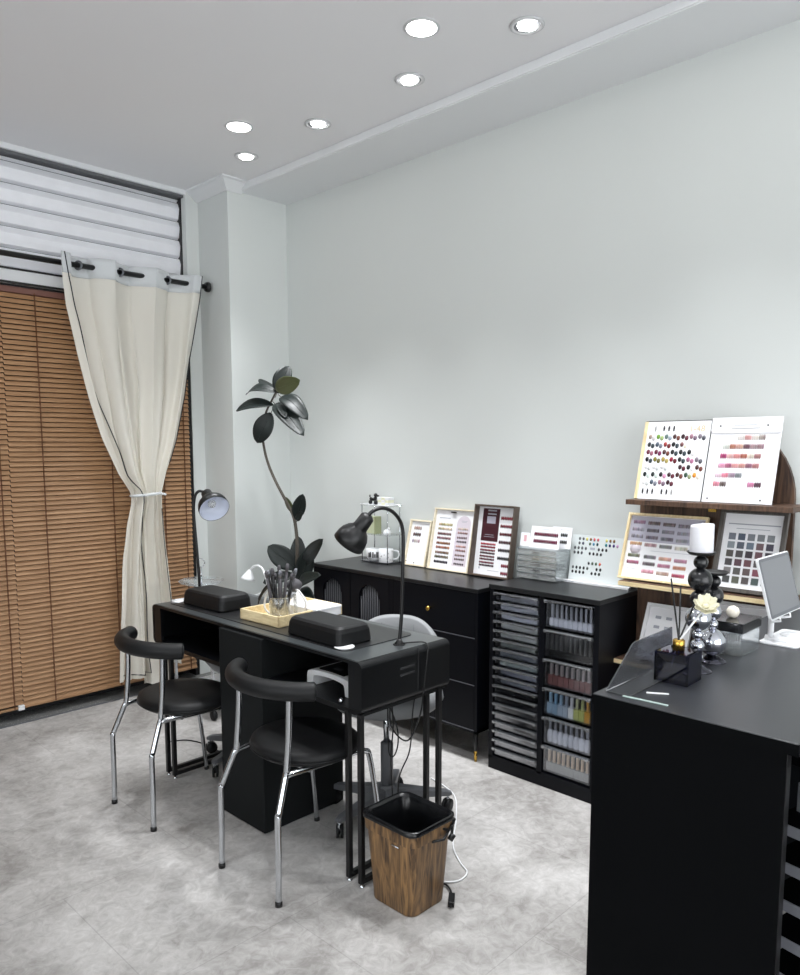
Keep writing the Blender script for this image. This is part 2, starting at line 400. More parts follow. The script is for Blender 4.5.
# curtain rod
rod = thing('curtain_rod', 'black metal curtain rod crossing in front of the roller shutter', 'curtain rod', (1.5, 4.13, 2.41))
B().tube([(-3.2, 0, 0), (1.07, 0, 0)], .0145, 14).build('rod', 'black_metal', rod)
B().lathe([(.0, 0), (.026, .002), (.03, .014), (.03, .024), (.012, .034), (0, .036)], (1.065, 0, 0), 16, aim((1, 0, 0)).to_4x4()).build('end_cap', 'black_metal', rod)
B().tube([(-.09, 0, -.01), (-.09, .05, -.01), (-.09, .138, -.01)], .006, 8).tube([(-.09, .0, -.012), (-.11, .05, -.06), (-.13, .13, -.085)], .004, 8).build('bracket', 'black_metal', rod)

# curtain
def edge(tab, y):
    for (a, b_) in zip(tab, tab[1:]):
        if a[1] <= y <= b_[1]:
            t = (y-a[1])/(b_[1]-a[1]); t2 = t
            return a[0]+(b_[0]-a[0])*t2
    return tab[-1][0] if y > tab[-1][1] else tab[0][0]
# heights (m) against left and right outline (m along the wall)
zt = 2.458
def outline(px):
    o = []
    for x, y in px:
        p = ony(x, y, 4.13); o.append((p.x, zt-p.z))
    o[0] = (o[0][0], -.05)
    return o
LE = outline([(57, 258), (59, 275), (63, 305), (75, 350), (88, 397), (101, 438), (117, 474), (130, 493), (130.5, 502), (126, 525), (122, 560), (120.5, 604), (118, 650), (117, 700)])
RE = outline([(200, 274), (197, 300), (191, 345), (184, 397), (175, 440), (165, 472), (160, 491), (160, 503), (163, 530), (167, 560), (171, 600), (177, 640), (184, 680), (187, 720)])
NU, NV = 150, 90
cur = thing('sheer_curtain', 'cream voile curtain with black piping, tied at the waist', 'curtain', (2.1, 4.13, .07))
def cpoint(u, d):
    l = edge(LE, d); r_ = edge(RE, d)
    w = r_-l
    top = max(0, 1-d/.5); low = max(0, (d-1.3)/1.0)
    ph = 2*PI*3.1*u + PI
    amp = .046*top + .026*(1-top)
    pin = math.exp(-((d-1.275)/.10)**2)
    amp *= (1-.45*pin)
    y = amp*math.cos(ph) + .012*math.sin(2*PI*9*u+1.3)*(1-top) + .018*math.sin(PI*u)*pin*-1
    # near its edges folded cloth turns towards the room
    y += -.012*math.sin(PI*u)*(1-top) + low*.014*math.sin(2*PI*5.3*u+d*2.2) + .006*math.sin(d*9+u*14)*low
    uu = u + .018*math.sin(2*PI*7*u)*(1-pin)
    x = l+w*uu + .004*math.sin(d*6+u*20)*(1-top)
    return Vector((x-2.1, y, zt-d-.07))
def drow(u, j):
    D = 2.345 + (.055 if u > .42 and u < .8 else 0) - (.04 if u > .86 else 0) 
    return D*j/NV
vs = []; fs = []; 
for j in range(NV+1):
    for i in range(NU+1):
        u = i/NU; vs.append(cpoint(u, min(drow(u, j), 2.40)))
for j in range(NV):
    for i in range(NU): fs.append((j*(NU+1)+i, j*(NU+1)+i+1, (j+1)*(NU+1)+i+1, (j+1)*(NU+1)+i))
hj = 3
g = B(); g.add(vs, fs[hj*NU:], True); g.build('drape', 'curtain', cur)
g = B(); g.add([v+Vector((0, -.002, 0)) for v in vs], fs[:(hj+1)*NU], True); o = g.build('header_band', 'header', cur); md = o.modifiers.new('s', 'SOLIDIFY'); md.thickness = .003
def pipe(us, d0, d1, hem=None):
    pts = []
    n = 60
    for k in range(n+1):
        d = d0+(d1-d0)*k/n; u = us(d); p = cpoint(u, d); p.y = min(p.y, p.y)-.006; pts.append(p)
    if hem: pts += [cpoint(u, d1-.004*i)+Vector((0, -.006, 0)) for i, u in enumerate(hem)]
    B().tube(pts, .003, 6).build('piping', 'piping', cur)
def ul(d):
    for (a, b_) in zip(PU, PU[1:]):
        if a[0] <= d <= b_[0]: return a[1]+(b_[1]-a[1])*(d-a[0])/(b_[0]-a[0])
    return PU[-1][1]
PU = [(0, .012), (.22, .035), (.6, .085), (1.0, .165), (1.15, .20), (1.275, .29), (1.58, .45), (1.9, .50), (2.2, .52), (2.33, .52)]
pipe(ul, 0, 2.33, [.45, .38, .3, .22, .14, .06])
pipe(lambda d: .95+.02*math.sin(d*3), 1.36, 2.20)
pipe(lambda d: .997, .0, 1.1)
# eyelets
for xe, tilt in ((1.80, .5), (2.03, .5), (2.315, .5), (2.50, .5)):
    g = B(); ring = [(.021*math.cos(a), .021*math.sin(a)) for a in [2*PI*k/20 for k in range(20)]]
    mt = Matrix.Rotation(tilt, 3, 'Z')
    g.tube([mt @ Vector((0, p[0], p[1])) for p in ring], .0055, 8, closed=True)
    g.build('eyelet', 'grey_metal', cur, loc=(xe-2.1, 0.0, 2.41-.07))
# tie band
pts = []
for k in range(24):
    a = 2*PI*k/24; pts.append((2.132+.088*math.cos(a)-2.1, -.002+.05*math.sin(a), 1.183-.07+.006*math.cos(a)))
B().tube(pts, .0085, 8, closed=True).tube(smooth_path([(.11, -.03, 1.113), (.125, -.04, 1.112), (.135, -.04, 1.108)]), .007, 6).build('tie_band', 'header', cur)

# ------------------------------------------------------------------ ceiling downlights
def spot(x, y, power, name='downlight_beam', size=66):
    ld = bpy.data.lights.new(name, 'SPOT'); ld.energy = power; ld.spot_size = math.radians(size); ld.spot_blend = 1; ld.shadow_soft_size = .045
    ld.color = (.965, .98, 1.0)
    o = bpy.data.objects.new(name, ld); COL.objects.link(o); return o
POW = 84
def downlight(kind, x, y, label, group, tilt=0, power=POW, size=66):
    t = thing('downlight', label, 'ceiling light', (x, y, CZ), 0, group)
    if kind == 'flat':
        B().lathe([(.058, -.001), (.066, -.001), (.068, -.004), (.060, -.008), (.056, -.006)], n=32, capb=False, capt=False).build('trim_ring', 'trimring', t)
        B().lathe([(.0, -.0062), (.03, -.0068), (.0575, -.0055)], n=32, capb=False, capt=False).build('diffuser', 'bulb', t)
    else:
        B().lathe([(.048, .0), (.062, -.001), (.064, -.004), (.056, -.009), (.049, -.006)], n=32, capb=False, capt=False).build('trim_ring', 'trimring', t)
        B().lathe([(.030, -.0012), (.050, -.0015)], n=32, capb=False, capt=False).build('gap_ring', 'base_grey', t)
        B().lathe([(.034, -.004), (.047, -.0035)], n=32, capb=False, capt=False, mtx=Matrix.Rotation(tilt, 4, 'X')).build('tilting_ring', 'trimring', t)
        m = Matrix.Rotation(tilt, 4, 'X')
        B().lathe([(.0, -.010), (.030, -.0105), (.035, -.007)], n=28, mtx=m, capb=False, capt=False).build('lamp_face', 'bulb', t)
        B().box((-.003, .028, -.016), (.003, .034, -.006), mtx=m).build('clip', 'trimring', t)
    s = spot(x, y, power, size=size); s.parent = t; s.location = (0, 0, -.03)
    return t
g6 = 'recessed lights with adjustable rings beside the ceiling step'
downlight('flat', 2.20, 2.030, 'large round flat ceiling light, nearest of the two flush ones', None, power=POW*1.5)
downlight('flat', 2.225, 3.245, 'round flat flush ceiling light, the farther one near the shutter', None, power=POW*1.2, size=78)
downlight('gim', 2.46, 1.745, 'ringed recessed spotlight closest to the upper right of the picture', g6, .15, power=POW*1.1)
downlight('gim', 2.458, 2.335, 'ringed recessed spotlight between the nearest flush light and the ceiling step', g6, -.1)
downlight('gim', 2.472, 2.952, 'ringed recessed spotlight, third along the ceiling step from the right', g6, .2)
downlight('gim', 2.468, 3.538, 'ringed recessed spotlight farthest back by the white pillar', g6, 0)
# unseen lights added to brighten the room and the shutter
for i, (x, y) in enumerate(((2.46, 1.15), (2.46, .55), (2.2, .8), (.9, 2.0), (.9, 3.2), (.9, .6))):
    downlight('flat', x, y, 'unseen flush ceiling light added to brighten the shop', 'unseen ceiling lights added for brightness', power=POW*(.8 if x > 2 else .55), size=75 if x > 2 else 140)

# ------------------------------------------------------------------ manicure table
TX0, TX1, TY0, TY1, TZ0, TZ1 = 1.612, 2.045, 1.745, 3.105, .592, .764
tb = thing('manicure_table', 'long black metal manicure table with open front compartments', 'table', (1.83, 2.425, 0))
def W(b, o): # world-coordinate mesh to the thing's frame
    b.v = [tuple(Vector(v)-Vector(o)) for v in b.v]; return b
TO = (1.83, 2.425, 0)
def tpart(name, b, m, **k): return W(b, TO).build(name, m, tb, **k)
# the folded sheet shell: rounded rectangle in Y-Z, extruded along X
out = rrect(TY1-TY0, TZ1-TZ0, .022, 6); inn = rrect(TY1-TY0-.022, TZ1-TZ0-.022, .014, 6)
cy, cz = (TY0+TY1)/2, (TZ0+TZ1)/2
g = B(); n = len(out); vs = []
for X_ in (TX0, TX1):
    for ring in (out, inn): vs += [(X_, cy+u, cz+v) for u, v in ring]
fs = []
for k in range(n):
    j = (k+1) % n
    fs += [(k, j, n+j, n+k), (2*n+k, 2*n+j, j, k), (n+k, n+j, 3*n+j, 3*n+k), (3*n+k, 3*n+j, 2*n+j, 2*n+k)]
g.add(vs, fs); tpart('shell', g, 'black_desk')
tpart('back_panel', B().box((TX1-.014, TY0+.02, TZ0+.006), (TX1-.004, TY1-.02, TZ1-.008)), 'black_matte')
tpart('end_block', B().box((TX0+.002, TY0+.011, TZ0+.011), (TX0+.016, TY0+.066, TZ1-.011)), 'black_desk')
tpart('end_block', B().box((TX0+.002, TY1-.066, TZ0+.011), (TX0+.016, TY1-.011, TZ1-.011)), 'black_desk')
tpart('top_sheet', B().box((TX0+.006, TY0+.02, TZ1), (TX1-.006, TY1-.02, TZ1+.0012)), 'desk_top')
# rounded-corner work mat of dark glass
g = B(); g.prism(rrect(.345, 1.18, .035, 6, 1.835, 2.47), lambda u, v, h: (u, v, h), TZ1+.0012, TZ1+.004); tpart('glass_mat', g, 'cab_top', bev=.001)
tpart('vent', B().box((1.79, TY0-.0012, .705), (1.86, TY0+.002, .713)).box((1.79, TY0-.0012, .682), (1.86, TY0+.002, .690)), 'dark')
tpart('panel_seam', B().box((1.877, TY0-.0008, .61), (1.880, TY0+.002, .764)), 'dark')
tpart('lower_lip', B().box((TX0+.004, TY0+.01, TZ0-.010), (TX1-.002, TY0+.022, TZ0+.001)).box((TX0+.004, TY0+.02, TZ0-.008), (TX0+.012, TY1-.02, TZ0+.001)), 'black_desk')
tpart('pedestal', B().box((1.596, 2.268, .004), (1.99, 2.548, TZ1-.012)), mat('pedestal_black', rgb(26, 28, 29), .6, noise=.08, nscale=6, spec=.1), bev=.003)
for (y0, xb) in ((1.757, 2.0), (1.817, 2.0), (3.021, 2.0), (2.967, 2.0)):
    for X_ in (1.618, xb):
        tpart('leg', B().box((X_-.009, y0-.009, .012), (X_+.009, y0+.009, TZ0)), 'black_metal', bev=.002)
        tpart('levelling_foot', B().lathe([(.009, 0), (.011, .003), (.005, .006), (.005, .013)], (X_, y0, 0), 12), 'chrome')
    tpart('foot_bar', B().box((1.627, y0-.009, .012), (xb-.009, y0+.009, .030)), 'black_metal', bev=.002)
tpart('grommet', B().lathe([(.0, .0), (.022, 0), (.022, .0025), (.015, .003), (.0, .003)], (1.864, 1.822, TZ1+.001), 20), 'black_metal')

# front and far desk lamps
def desk_lamp(label, base, pole, head_c, axis, R, cordpts=None, inner='shade_in'):
    t = thing('desk_lamp', label, 'lamp', base)
    bl = Vector(base)
    B().lathe([(.0, 0), (.016, 0), (.016, .006), (.011, .012), (.008, .02), (0, .02)], n=20).build('clamp_base', 'black_metal', t)
    P = smooth_path([Vector(p)-bl for p in pole], 6)
    B().tube(P, .0065, 12).build('gooseneck', 'black_metal', t)
    A = Vector(axis).normalized(); c = Vector(head_c)-bl; mt = aim(A).to_4x4()
    # profile along the axis: z=0 at the back of the neck, growing to the mouth
    L = R*1.9
    prof = [(0, -.0), (.014, .0), (.024, .008), (.026, .05), (.028, .056), (R*.70, .066), (R*.90, .084), (R*.98, .102), (R, .124)]
    sh_ = B().lathe(prof, c, 32, mt, capb=False, capt=False).build('lamp_shade', ['black_metal'], t)
    md = sh_.modifiers.new('s', 'SOLIDIFY'); md.thickness = .0016; md.offset = -1
    prof2 = [(0, .060), (.02, .060), (R*.66, .070), (R*.86, .088), (R*.95, .104), (R*.975, .1235)]
    B().lathe(prof2, c, 32, mt, capb=False, capt=False).build('shade_lining', inner, sh_)
    B().ball(c+A*.088, .019, 14, 10).build('bulb', 'frost' if inner == 'shade_in' else 'white', t)
    return t
p_neck = ony(372, 516, 1.84)
Bz = TZ1+.004
hx = Vector((1.70, 1.86, 1.245))
gp = [(1.864, 1.822, Bz)]+[tuple(ony(x, y, Y)) for x, y, Y in ((401.8, 610, 1.822), (402.6, 575, 1.822), (403.2, 548, 1.822), (402, 526, 1.824), (394, 513, 1.826), (383, 508, 1.828), (373, 511, 1.832), (367, 517, 1.836))]
l1 = desk_lamp('black gooseneck desk lamp at the near end of the table', (1.864, 1.822, Bz-.002), gp, tuple(ony(369, 515, 1.835)), (-.24, .50, -.72), .056)
l2 = desk_lamp('black gooseneck desk lamp with white inside at the table end by the curtain', (1.832, 3.07, Bz-.002), [(1.832, 3.07, Bz), (1.826, 3.072, .95), (1.818, 3.077, 1.12), (1.817, 3.075, 1.19), (1.822, 3.068, 1.235), (1.834, 3.058, 1.254), (1.848, 3.045, 1.252), (1.856, 3.034, 1.240)],
               (1.855, 3.032, 1.250), (-.16, -.74, -.50), .068)

# arm-rest cushions
def cushion(label, cx, cy, ang):
    t = thing('arm_rest_cushion', label, 'cushion', (cx, cy, Bz), ang, 'black leather arm rest cushions on the table')
    g = B(); L, Wd, H = .305, .162, .066
    lv = [(0, 0), (.004, 0), (.03, .004), (.05, .008), (.060, .014), (.066, .026)]
    rings = []
    for (z, ins) in ((0, .004), (.006, 0), (.046, .004), (.060, .009), (.068, .018)):
        rings.append([(u, v, z) for u, v in rrect(Wd-2*ins, L-2*ins, .022, 4)])
    n = len(rings[0]); vs = [p for r_ in rings for p in r_]; fs = []
    for i in range(len(rings)-1):
        for k in range(n): fs.append((i*n+k, i*n+(k+1) % n, (i+1)*n+(k+1) % n, (i+1)*n+k))
    fs += [tuple(range(n-1, -1, -1)), tuple((len(rings)-1)*n+k for k in range(n))]
    g.add(vs, fs, False); c = g.build('pad', 'leather', t, bev=.003)
    ring = [(u*1.0, v*1.0, .058) for u, v in rrect(Wd-.022, L-.022, .022, 4)]
    B().tube(ring, .0018, 6, closed=True).build('seam_piping', 'vinyl', t)
    return t
cushion('black leather arm rest cushion between wooden tray and near lamp', 1.755, 2.072, -.03)
cushion('black leather arm rest cushion near the far table end', 1.778, 2.845, .02)

# tray and what stands in it
tray = thing('wooden_tray', 'pale wooden tray in the middle of the table', 'tray', (1.872, 2.44, Bz), .03)
def tray_walls(L, Wd, H, t):
    g = B(); g.box((-L/2, -Wd/2, 0), (L/2, Wd/2, .006))
    g.box((-L/2, -Wd/2, 0), (L/2, -Wd/2+t, H)); g.box((-L/2, Wd/2-t, 0), (L/2, Wd/2, H))
    g.box((-L/2, -Wd/2, 0), (-L/2+t, Wd/2, H)); g.box((L/2-t, -Wd/2, 0), (L/2, Wd/2, H)); return g
tray_walls(.33, .245, .042, .008).build('tray_body', 'pine', tray, bev=.0015)
jz = Bz+.007
jar = thing('glass_jar', 'clear glass jar full of brushes standing in the tray', 'jar', (1.80, 2.425, jz))
B().lathe([(.0, .0), (.036, 0), (.041, .006), (.041, .085), (.039, .088), (.038, .085), (.038, .008), (0, .006)], n=28, capb=False, capt=False).build('jar_body', 'clear', jar)
random.seed(3)
brs = [(.0, .0, -.05, .06, .16), (.012, .01, .01, .02, .175), (-.01, .012, -.03, -.01, .17), (.016, -.01, .07, -.05, .165), (-.016, -.008, .02, .05, .15), (.0, -.018, .03, -.03, .185), (.008, .018, .0, .08, .16), (-.022, .006, -.04, .03, .16), (.022, -.014, .02, -.05, .15), (-.008, -.022, -.02, -.02, .165), (.02, .018, .03, .03, .15)]
for i, (x, y, dx, dy, h) in enumerate(brs):
    nm = ['nail dust brush with dark bristles', 'slim dark nail art brush', 'grey cuticle file', 'black handled nail clipper arm'][i % 4]
    t = thing('nail_brush' if i % 4 < 2 else 'nail_tool', 'dark slim brush or tool standing in the glass jar', 'brush' if i % 4 < 2 else 'nail tool', (1.80+x, 2.425+y, jz+.008), 0, 'brushes and tools in the glass jar')
    top = Vector((dx*.5, dy*.5, h))
    B().tube([(0, 0, 0), top*.6, top], [.006, .0068, .005], 8).build('handle', 'bristle' if i % 2 else 'black_metal', t)
    B().tube([top*.98, top*1.08, top*1.15], [.006, .0078, .005], 8).build('tip', 'bristle' if i % 3 else 'grey_metal', t)
tg = thing('nail_clipper', 'black curved pliers handle hooked over the glass jar rim', 'nail tool', (1.80, 2.46, jz+.08))
B().tube(smooth_path([(0, 0, .055), (-.01, .03, .04), (-.02, .062, -.0), (-.024, .075, -.035)]), [.008]*5+[.0075]*5+[.006]*5+[.003]*4, 8).build('handle', 'black_metal', tg)
bb = thing('powder_brush', 'round grey powder brush leaning in the tray behind the jar', 'brush', (1.865, 2.405, jz))
B().tube([(0, 0, .0), (-.003, -.0, .09)], .006, 10).build('handle', 'frost', bb)
B().ball((-.004, 0, .128), .031, 20, 12, (1, 1, .85)).build('bristle_head', 'bristle', bb)
for (nm, px_, lab) in (('l', [(-.02, .075, .0), (-.03, .105, .03), (-.02, .10, .085), (.0, .07, .105), (.02, .035, .11)], 'white curled cable loop over the left side of the tray'),
                  ('r', [(.04, -.06, .02), (.04, -.075, .06), (.03, -.055, .1), (.02, -.03, .12)], 'white curled cable loop right of the jar')):
    t = thing('white_cable', lab, 'cable', (1.83, 2.42, jz), 0, 'white cables in the tray')
    B().tube(smooth_path(px_), .0042, 8).build('lead', 'cloth', t)
tis = thing('tissue_box', 'white lidded tissue box in the right side of the tray', 'box', (1.95, 2.40, jz), .03)
B().box((-.07, -.10, 0), (.065, .06, .034)).build('box_body', 'white', tis, bev=.004)
B().box((-.072, -.102, .030), (.067, .062, .040)).build('lid', 'white', tis, bev=.003)
tw = thing('folded_cloth', 'white folded cloth peaked behind the jar in the tray', 'cloth', (1.93, 2.47, jz))
g = B(); N = 10; vs = []
for i in range(N+1):
    for j in range(N+1):
        u, v = i/N-.5, j/N-.5; h = .092*max(0, 1-1.9*math.hypot(u, v))+.004+.006*math.sin(9*u)*math.cos(8*v)
        vs.append((u*.12, v*.11, max(.0, h)))
fs = [(i*(N+1)+j, (i+1)*(N+1)+j, (i+1)*(N+1)+j+1, i*(N+1)+j+1) for i in range(N) for j in range(N)]
o = g.add(vs, fs, True).build('cloth', 'cloth', tw); md = o.modifiers.new('s', 'SOLIDIFY'); md.thickness = .002
gd = thing('glass_drops', 'small amber glass bead lying in the tray', 'bead', (1.76, 2.50, jz))
B().ball((0, 0, .006), .006, 10, 8).build('bead_body', 'gold', gd)
cs = thing('round_coaster', 'small round white coaster partly under the near cushion', 'coaster', (1.70, 1.925, Bz))
B().lathe([(0, 0), (.034, 0), (.036, .002), (.034, .005), (0, .005)], n=28).build('disc', 'white', cs)
for (px, lab) in ((156, 'small white card at the curtain end of the table'),):
    t = thing('white_card', lab, 'card', (1.715, 3.045, Bz), .3); B().box((-.03, -.02, 0), (.03, .02, .0015)).build('card_sheet', 'paper', t)

# UV lamps in the compartments
def uv(label, x, y, rz, w=.20, h=.066):
    t = thing('nail_dryer_lamp', label, 'nail dryer', (x, y, TZ0+.0115), rz, 'white arched nail dryers inside the table')
    pr_ = []
    for k in range(13):
        a = PI*k/12; pr_.append((-w/2*math.cos(a)*1.0, .035+(h-.035)*math.sin(a)**.45 if 0 < k < 12 else .035))
    outl = [(-w/2-.0, 0)]+[(u, v) for u, v in pr_]+[(w/2, 0), (w/2-.03, 0)]
    innr = [(w/2-.034, .03)]+[((w/2-.034)*math.cos(PI*k/10), .030+.018*math.sin(PI*k/10)**.6) for k in range(1, 10)]+[(-w/2+.034, .03), (-w/2+.03, 0)]
    B().prism(outl+innr, lambda u, v, q: (q, -u, v), -.06, .09).build('housing', 'white', t, bev=.003)
    B().box((-.045, -w*.28, h-.004), (.07, w*.28, h+.003)).build('touch_panel', 'black_desk', t, bev=.003)
    B().box((-.02, -.02, h+.002), (.0, .02, h+.0038)).build('display', 'grey_metal', t)
    return t
uv('white arched nail dryer in the right compartment of the table', 1.735, 1.985, 0, .235)
uv('white arched nail dryer half hidden in the left compartment', 1.78, 2.64, 0, .17, .08)
t = thing('cable_clip', 'small silver cable clip at the floor of the right compartment', 'clip', (1.625, 1.86, TZ0+.0115))
B().ball((0, 0, .009), .009, 12, 8).build('clip_body', 'chrome', t)

# ------------------------------------------------------------------ client chairs
def chair(label, x, y, rz=0):
    t = thing('tube_chair', label, 'chair', (x, y, 0), rz, 'black and chrome client chairs')
    for s in (1, -1):
        g = B()
        g.tube(smooth_path([(0, s*.163, .004), (.003, s*.163, .15), (.004, s*.162, .285), (.010, s*.160, .305), (.050, s*.144, .405), (.058, s*.141, .425), (.070, s*.140, .55), (.074, s*.140, .672)], 4), .0105, 14)
        lg = g.build('rear_leg', 'chrome', t)
        B().lathe([(.012, 0), (.012, .014), (.0108, .015)], (0, s*.163, 0), 14).build('foot_cap', 'black_metal', lg)
        g = B().tube(smooth_path([(.052, s*.143, .408), (.09, s*.15, .412), (.22, s*.165, .412), (.34, s*.168, .412), (.375, s*.170, .404), (.392, s*.172, .38), (.42, s*.18, .2), (.444, s*.186, .006)], 5), .0095, 14)
        lg = g.build('front_leg', 'chrome', t)
        B().lathe([(.011, 0), (.011, .012), (.0098, .013)], (.4445, s*.1862, 0), 14).build('foot_cap', 'black_metal', lg)
    B().tube([(.30, -.166, .405), (.30, .166, .405)], .008, 10).tube([(.14, -.155, .405), (.14, .155, .405)], .008, 10).build('cross_bar', 'chrome', t)
    prof = [(.0, .416), (.14, .416), (.180, .422), (.198, .434), (.203, .448), (.198, .460), (.18, .468), (.12, .470), (.0, .466)]
    B().lathe(prof, (.236, -.012, 0), 44, Matrix.Diagonal((.90, 1, .985, 1))).build('seat', 'vinyl', t)
    B().tube([(.236+.9*.2025*math.cos(2*PI*k/40), -.012+.2025*math.sin(2*PI*k/40), .434) for k in range(40)], .0025, 6, closed=True).build('seat_piping', 'leather', t)
    pts = []; N = 22
    for k in range(N+1):
        v = -1+2*k/N; y_ = .207*math.sin(v*1.1)/math.sin(1.1); x_ = .012+.112*(1-math.cos(v*1.3))/(1-math.cos(1.3))
        pts.append((x_, y_, .684+.004*(1-v*v)))
    rs = [.031]*(N+1); 
    B().tube(pts, rs, 20).build('backrest', 'leather', t, bev=.004)
    for s, e, e2 in ((1, pts[-1], pts[-2]), (-1, pts[0], pts[1])):
        d = (Vector(e)-Vector(e2)).normalized()
        B().lathe([(0, .0), (.024, 0), (.026, .002), (.0, .0035)], Vector(e), 20, aim(d).to_4x4()).build('end_disc', 'black_metal', t)
    return t
chair('black padded chrome tube chair on the right, nearer the bin', 1.362, 2.032, 0)
chair('black padded chrome tube chair on the left, by the blinds', 1.322, 2.765, .0)

# ------------------------------------------------------------------ swivel stools behind the table
def swivel(label, x, y, rz, arm0=.32):
    t = thing('swivel_chair', label, 'chair', (x, y, 0), rz, 'grey swivel chairs behind the table')
    for k in range(5):
        a = 2*PI*k/5+arm0; d = Vector((math.cos(a), math.sin(a), 0)); q = Vector((-d.y, d.x, 0))
        g = B()
        vs = []
        for (r_, hw, z0, z1) in ((.03, .026, .075, .125), (.14, .021, .072, .105), (.24, .015, .066, .088), (.262, .010, .066, .080)):
            for sx, z in ((-1, z0), (1, z0), (1, z1), (-1, z1)): vs.append(d*r_+q*hw*sx+Vector((0, 0, z)))
        fs = [(i*4+k2, i*4+(k2+1) % 4, (i+1)*4+(k2+1) % 4, (i+1)*4+k2) for i in range(3) for k2 in range(4)]+[(3, 2, 1, 0), (12, 13, 14, 15)]
        arm = g.add(vs, fs).build('base_arm', 'base_grey', t, bev=.004)
        c = d*.248
        cm = Matrix.Rotation(a+.8, 3, 'Z')
        B().tube([c+cm @ Vector((-.006, -.013, .027)), c+cm @ Vector((-.006, -.004, .027))], .0265, 18).tube([c+cm @ Vector((-.006, .004, .027)), c+cm @ Vector((-.006, .013, .027))], .0265, 18).build('caster_wheel', 'vinyl', arm)
        B().tube([c+Vector((0, 0, .045)), c+Vector((0, 0, .074))], .006, 10).box((c.x-.012, c.y-.0035, .022), (c.x+.012, c.y+.0035, .058)).build('caster_fork', 'chrome', arm)
    B().lathe([(0, .07), (.036, .07), (.036, .13), (.03, .135), (.0, .135)], n=24).build('hub', 'base_grey', t)
    B().lathe([(.024, .10), (.025, .30), (.021, .305)], n=24).build('column_sleeve', 'base_grey', t)
    B().lathe([(.014, .28), (.014, .44)], n=20).build('gas_lift', 'chrome', t)
    B().box((-.09, -.07, .425), (.09, .07, .45)).build('mechanism', 'vinyl', t, bev=.005)
    B().lathe([(0, .448), (.15, .448), (.20, .462), (.222, .49), (.215, .52), (.18, .538), (.1, .542), (0, .538)], n=44).build('seat', 'grey_leather', t)
    # wrap-around low back
    g = B(); N = 40; vs = []; prof = [(-.0, .0), (.012, .0)]
    for k in range(N+1):
        v = -1+2*k/N; a = v*1.02; hgt = .762-.15*abs(v)**3; R = .232
        ring = [(R-.018, .50), (R+.012, .50), (R+.020, (.5+hgt)/2), (R+.014, hgt-.012), (R, hgt), (R-.016, hgt-.012), (R-.022, (.5+hgt)/2)]
        for (r_, z) in ring: vs.append((r_*math.cos(a), r_*math.sin(a), z))
    n = 7; fs = [(i*n+k, i*n+(k+1) % n, (i+1)*n+(k+1) % n, (i+1)*n+k) for i in range(N) for k in range(n)]+[tuple(range(n)), tuple(N*n+k for k in range(n))]
    g.add(vs, fs, True).build('backrest', 'grey_leather', t)
    pts = [((.232+.017)*math.cos(a), (.232+.017)*math.sin(a), .68) for a in [-.9+1.8*k/20 for k in range(21)]]
    g = B()
    for a in (-.32, .32): g.tube([(.212*math.cos(a), .212*math.sin(a), .55), (.209*math.cos(a), .209*math.sin(a), .62), (.216*math.cos(a), .216*math.sin(a), .73)], .002, 6)
    g.build('seam', 'base_grey', t)
    return t
swivel('grey leather swivel chair with rounded back, between near table end and drawers', 2.025, 2.048, .56, PI-.56)
swivel('swivel chair mostly hidden behind the far half of the table', 1.99, 2.88, -.1, PI+.25)

# ------------------------------------------------------------------ sideboard
SBX, SY0, SY1 = 2.66, 2.105, 3.263
SO = (2.84, (SY0+SY1)/2, 0)
sb = thing('sideboard', 'long black sideboard with arched fluted doors and three drawers', 'cabinet', SO)
def sp(name, b, m, par=None, **k): return W(b, SO).build(name, m, par or sb, **k)
g = B().box((SBX+.018, SY0, .142), (WX-.012, SY0+.02, .798)).box((SBX+.018, SY1-.02, .142), (WX-.012, SY1, .798)).box((SBX+.018, SY0, .142), (WX-.012, SY1, .16)).box((WX-.02, SY0, .142), (WX-.012, SY1, .798)).box((SBX+.018, 2.64, .142), (WX-.02, 2.66, .798))
sp('carcass', g, 'cabinet')
sp('top', B().box((SBX-.006, SY0-.004, .798), (WX-.006, SY1+.004, .816)), 'cab_top', bev=.002)
sp('front_stile', B().box((SBX, SY0, .142), (SBX+.02, SY0+.016, .797)).box((SBX, SY1-.016, .142), (SBX+.02, SY1, .797)).box((SBX, SY0, .142), (SBX+.02, SY1, .152)).box((SBX+.001, 2.640, .152), (SBX+.02, 2.671, .797)), 'cabinet')
for (z0, z1) in ((.155, .363), (.368, .583), (.588, .795)):
    d = sp('drawer', B().box((SBX+.001, SY0+.018, z0), (SBX+.018, 2.638, z1)), 'cabinet', bev=.0015)
    sp('drawer_edge', B().box((SBX-.0005, SY0+.018, z0-.0035), (SBX+.012, 2.638, z0-.001)), 'grey_metal', d)
    zk = (z0+z1)/2
    g = B().lathe([(.0045, 0), (.0045, .012), (.011, .018), (.012, .024), (.008, .028), (0, .029)], (SBX+.002, 2.39, zk), 16, aim((-1, 0, 0)).to_4x4())
    sp('knob', g, 'gold', d)
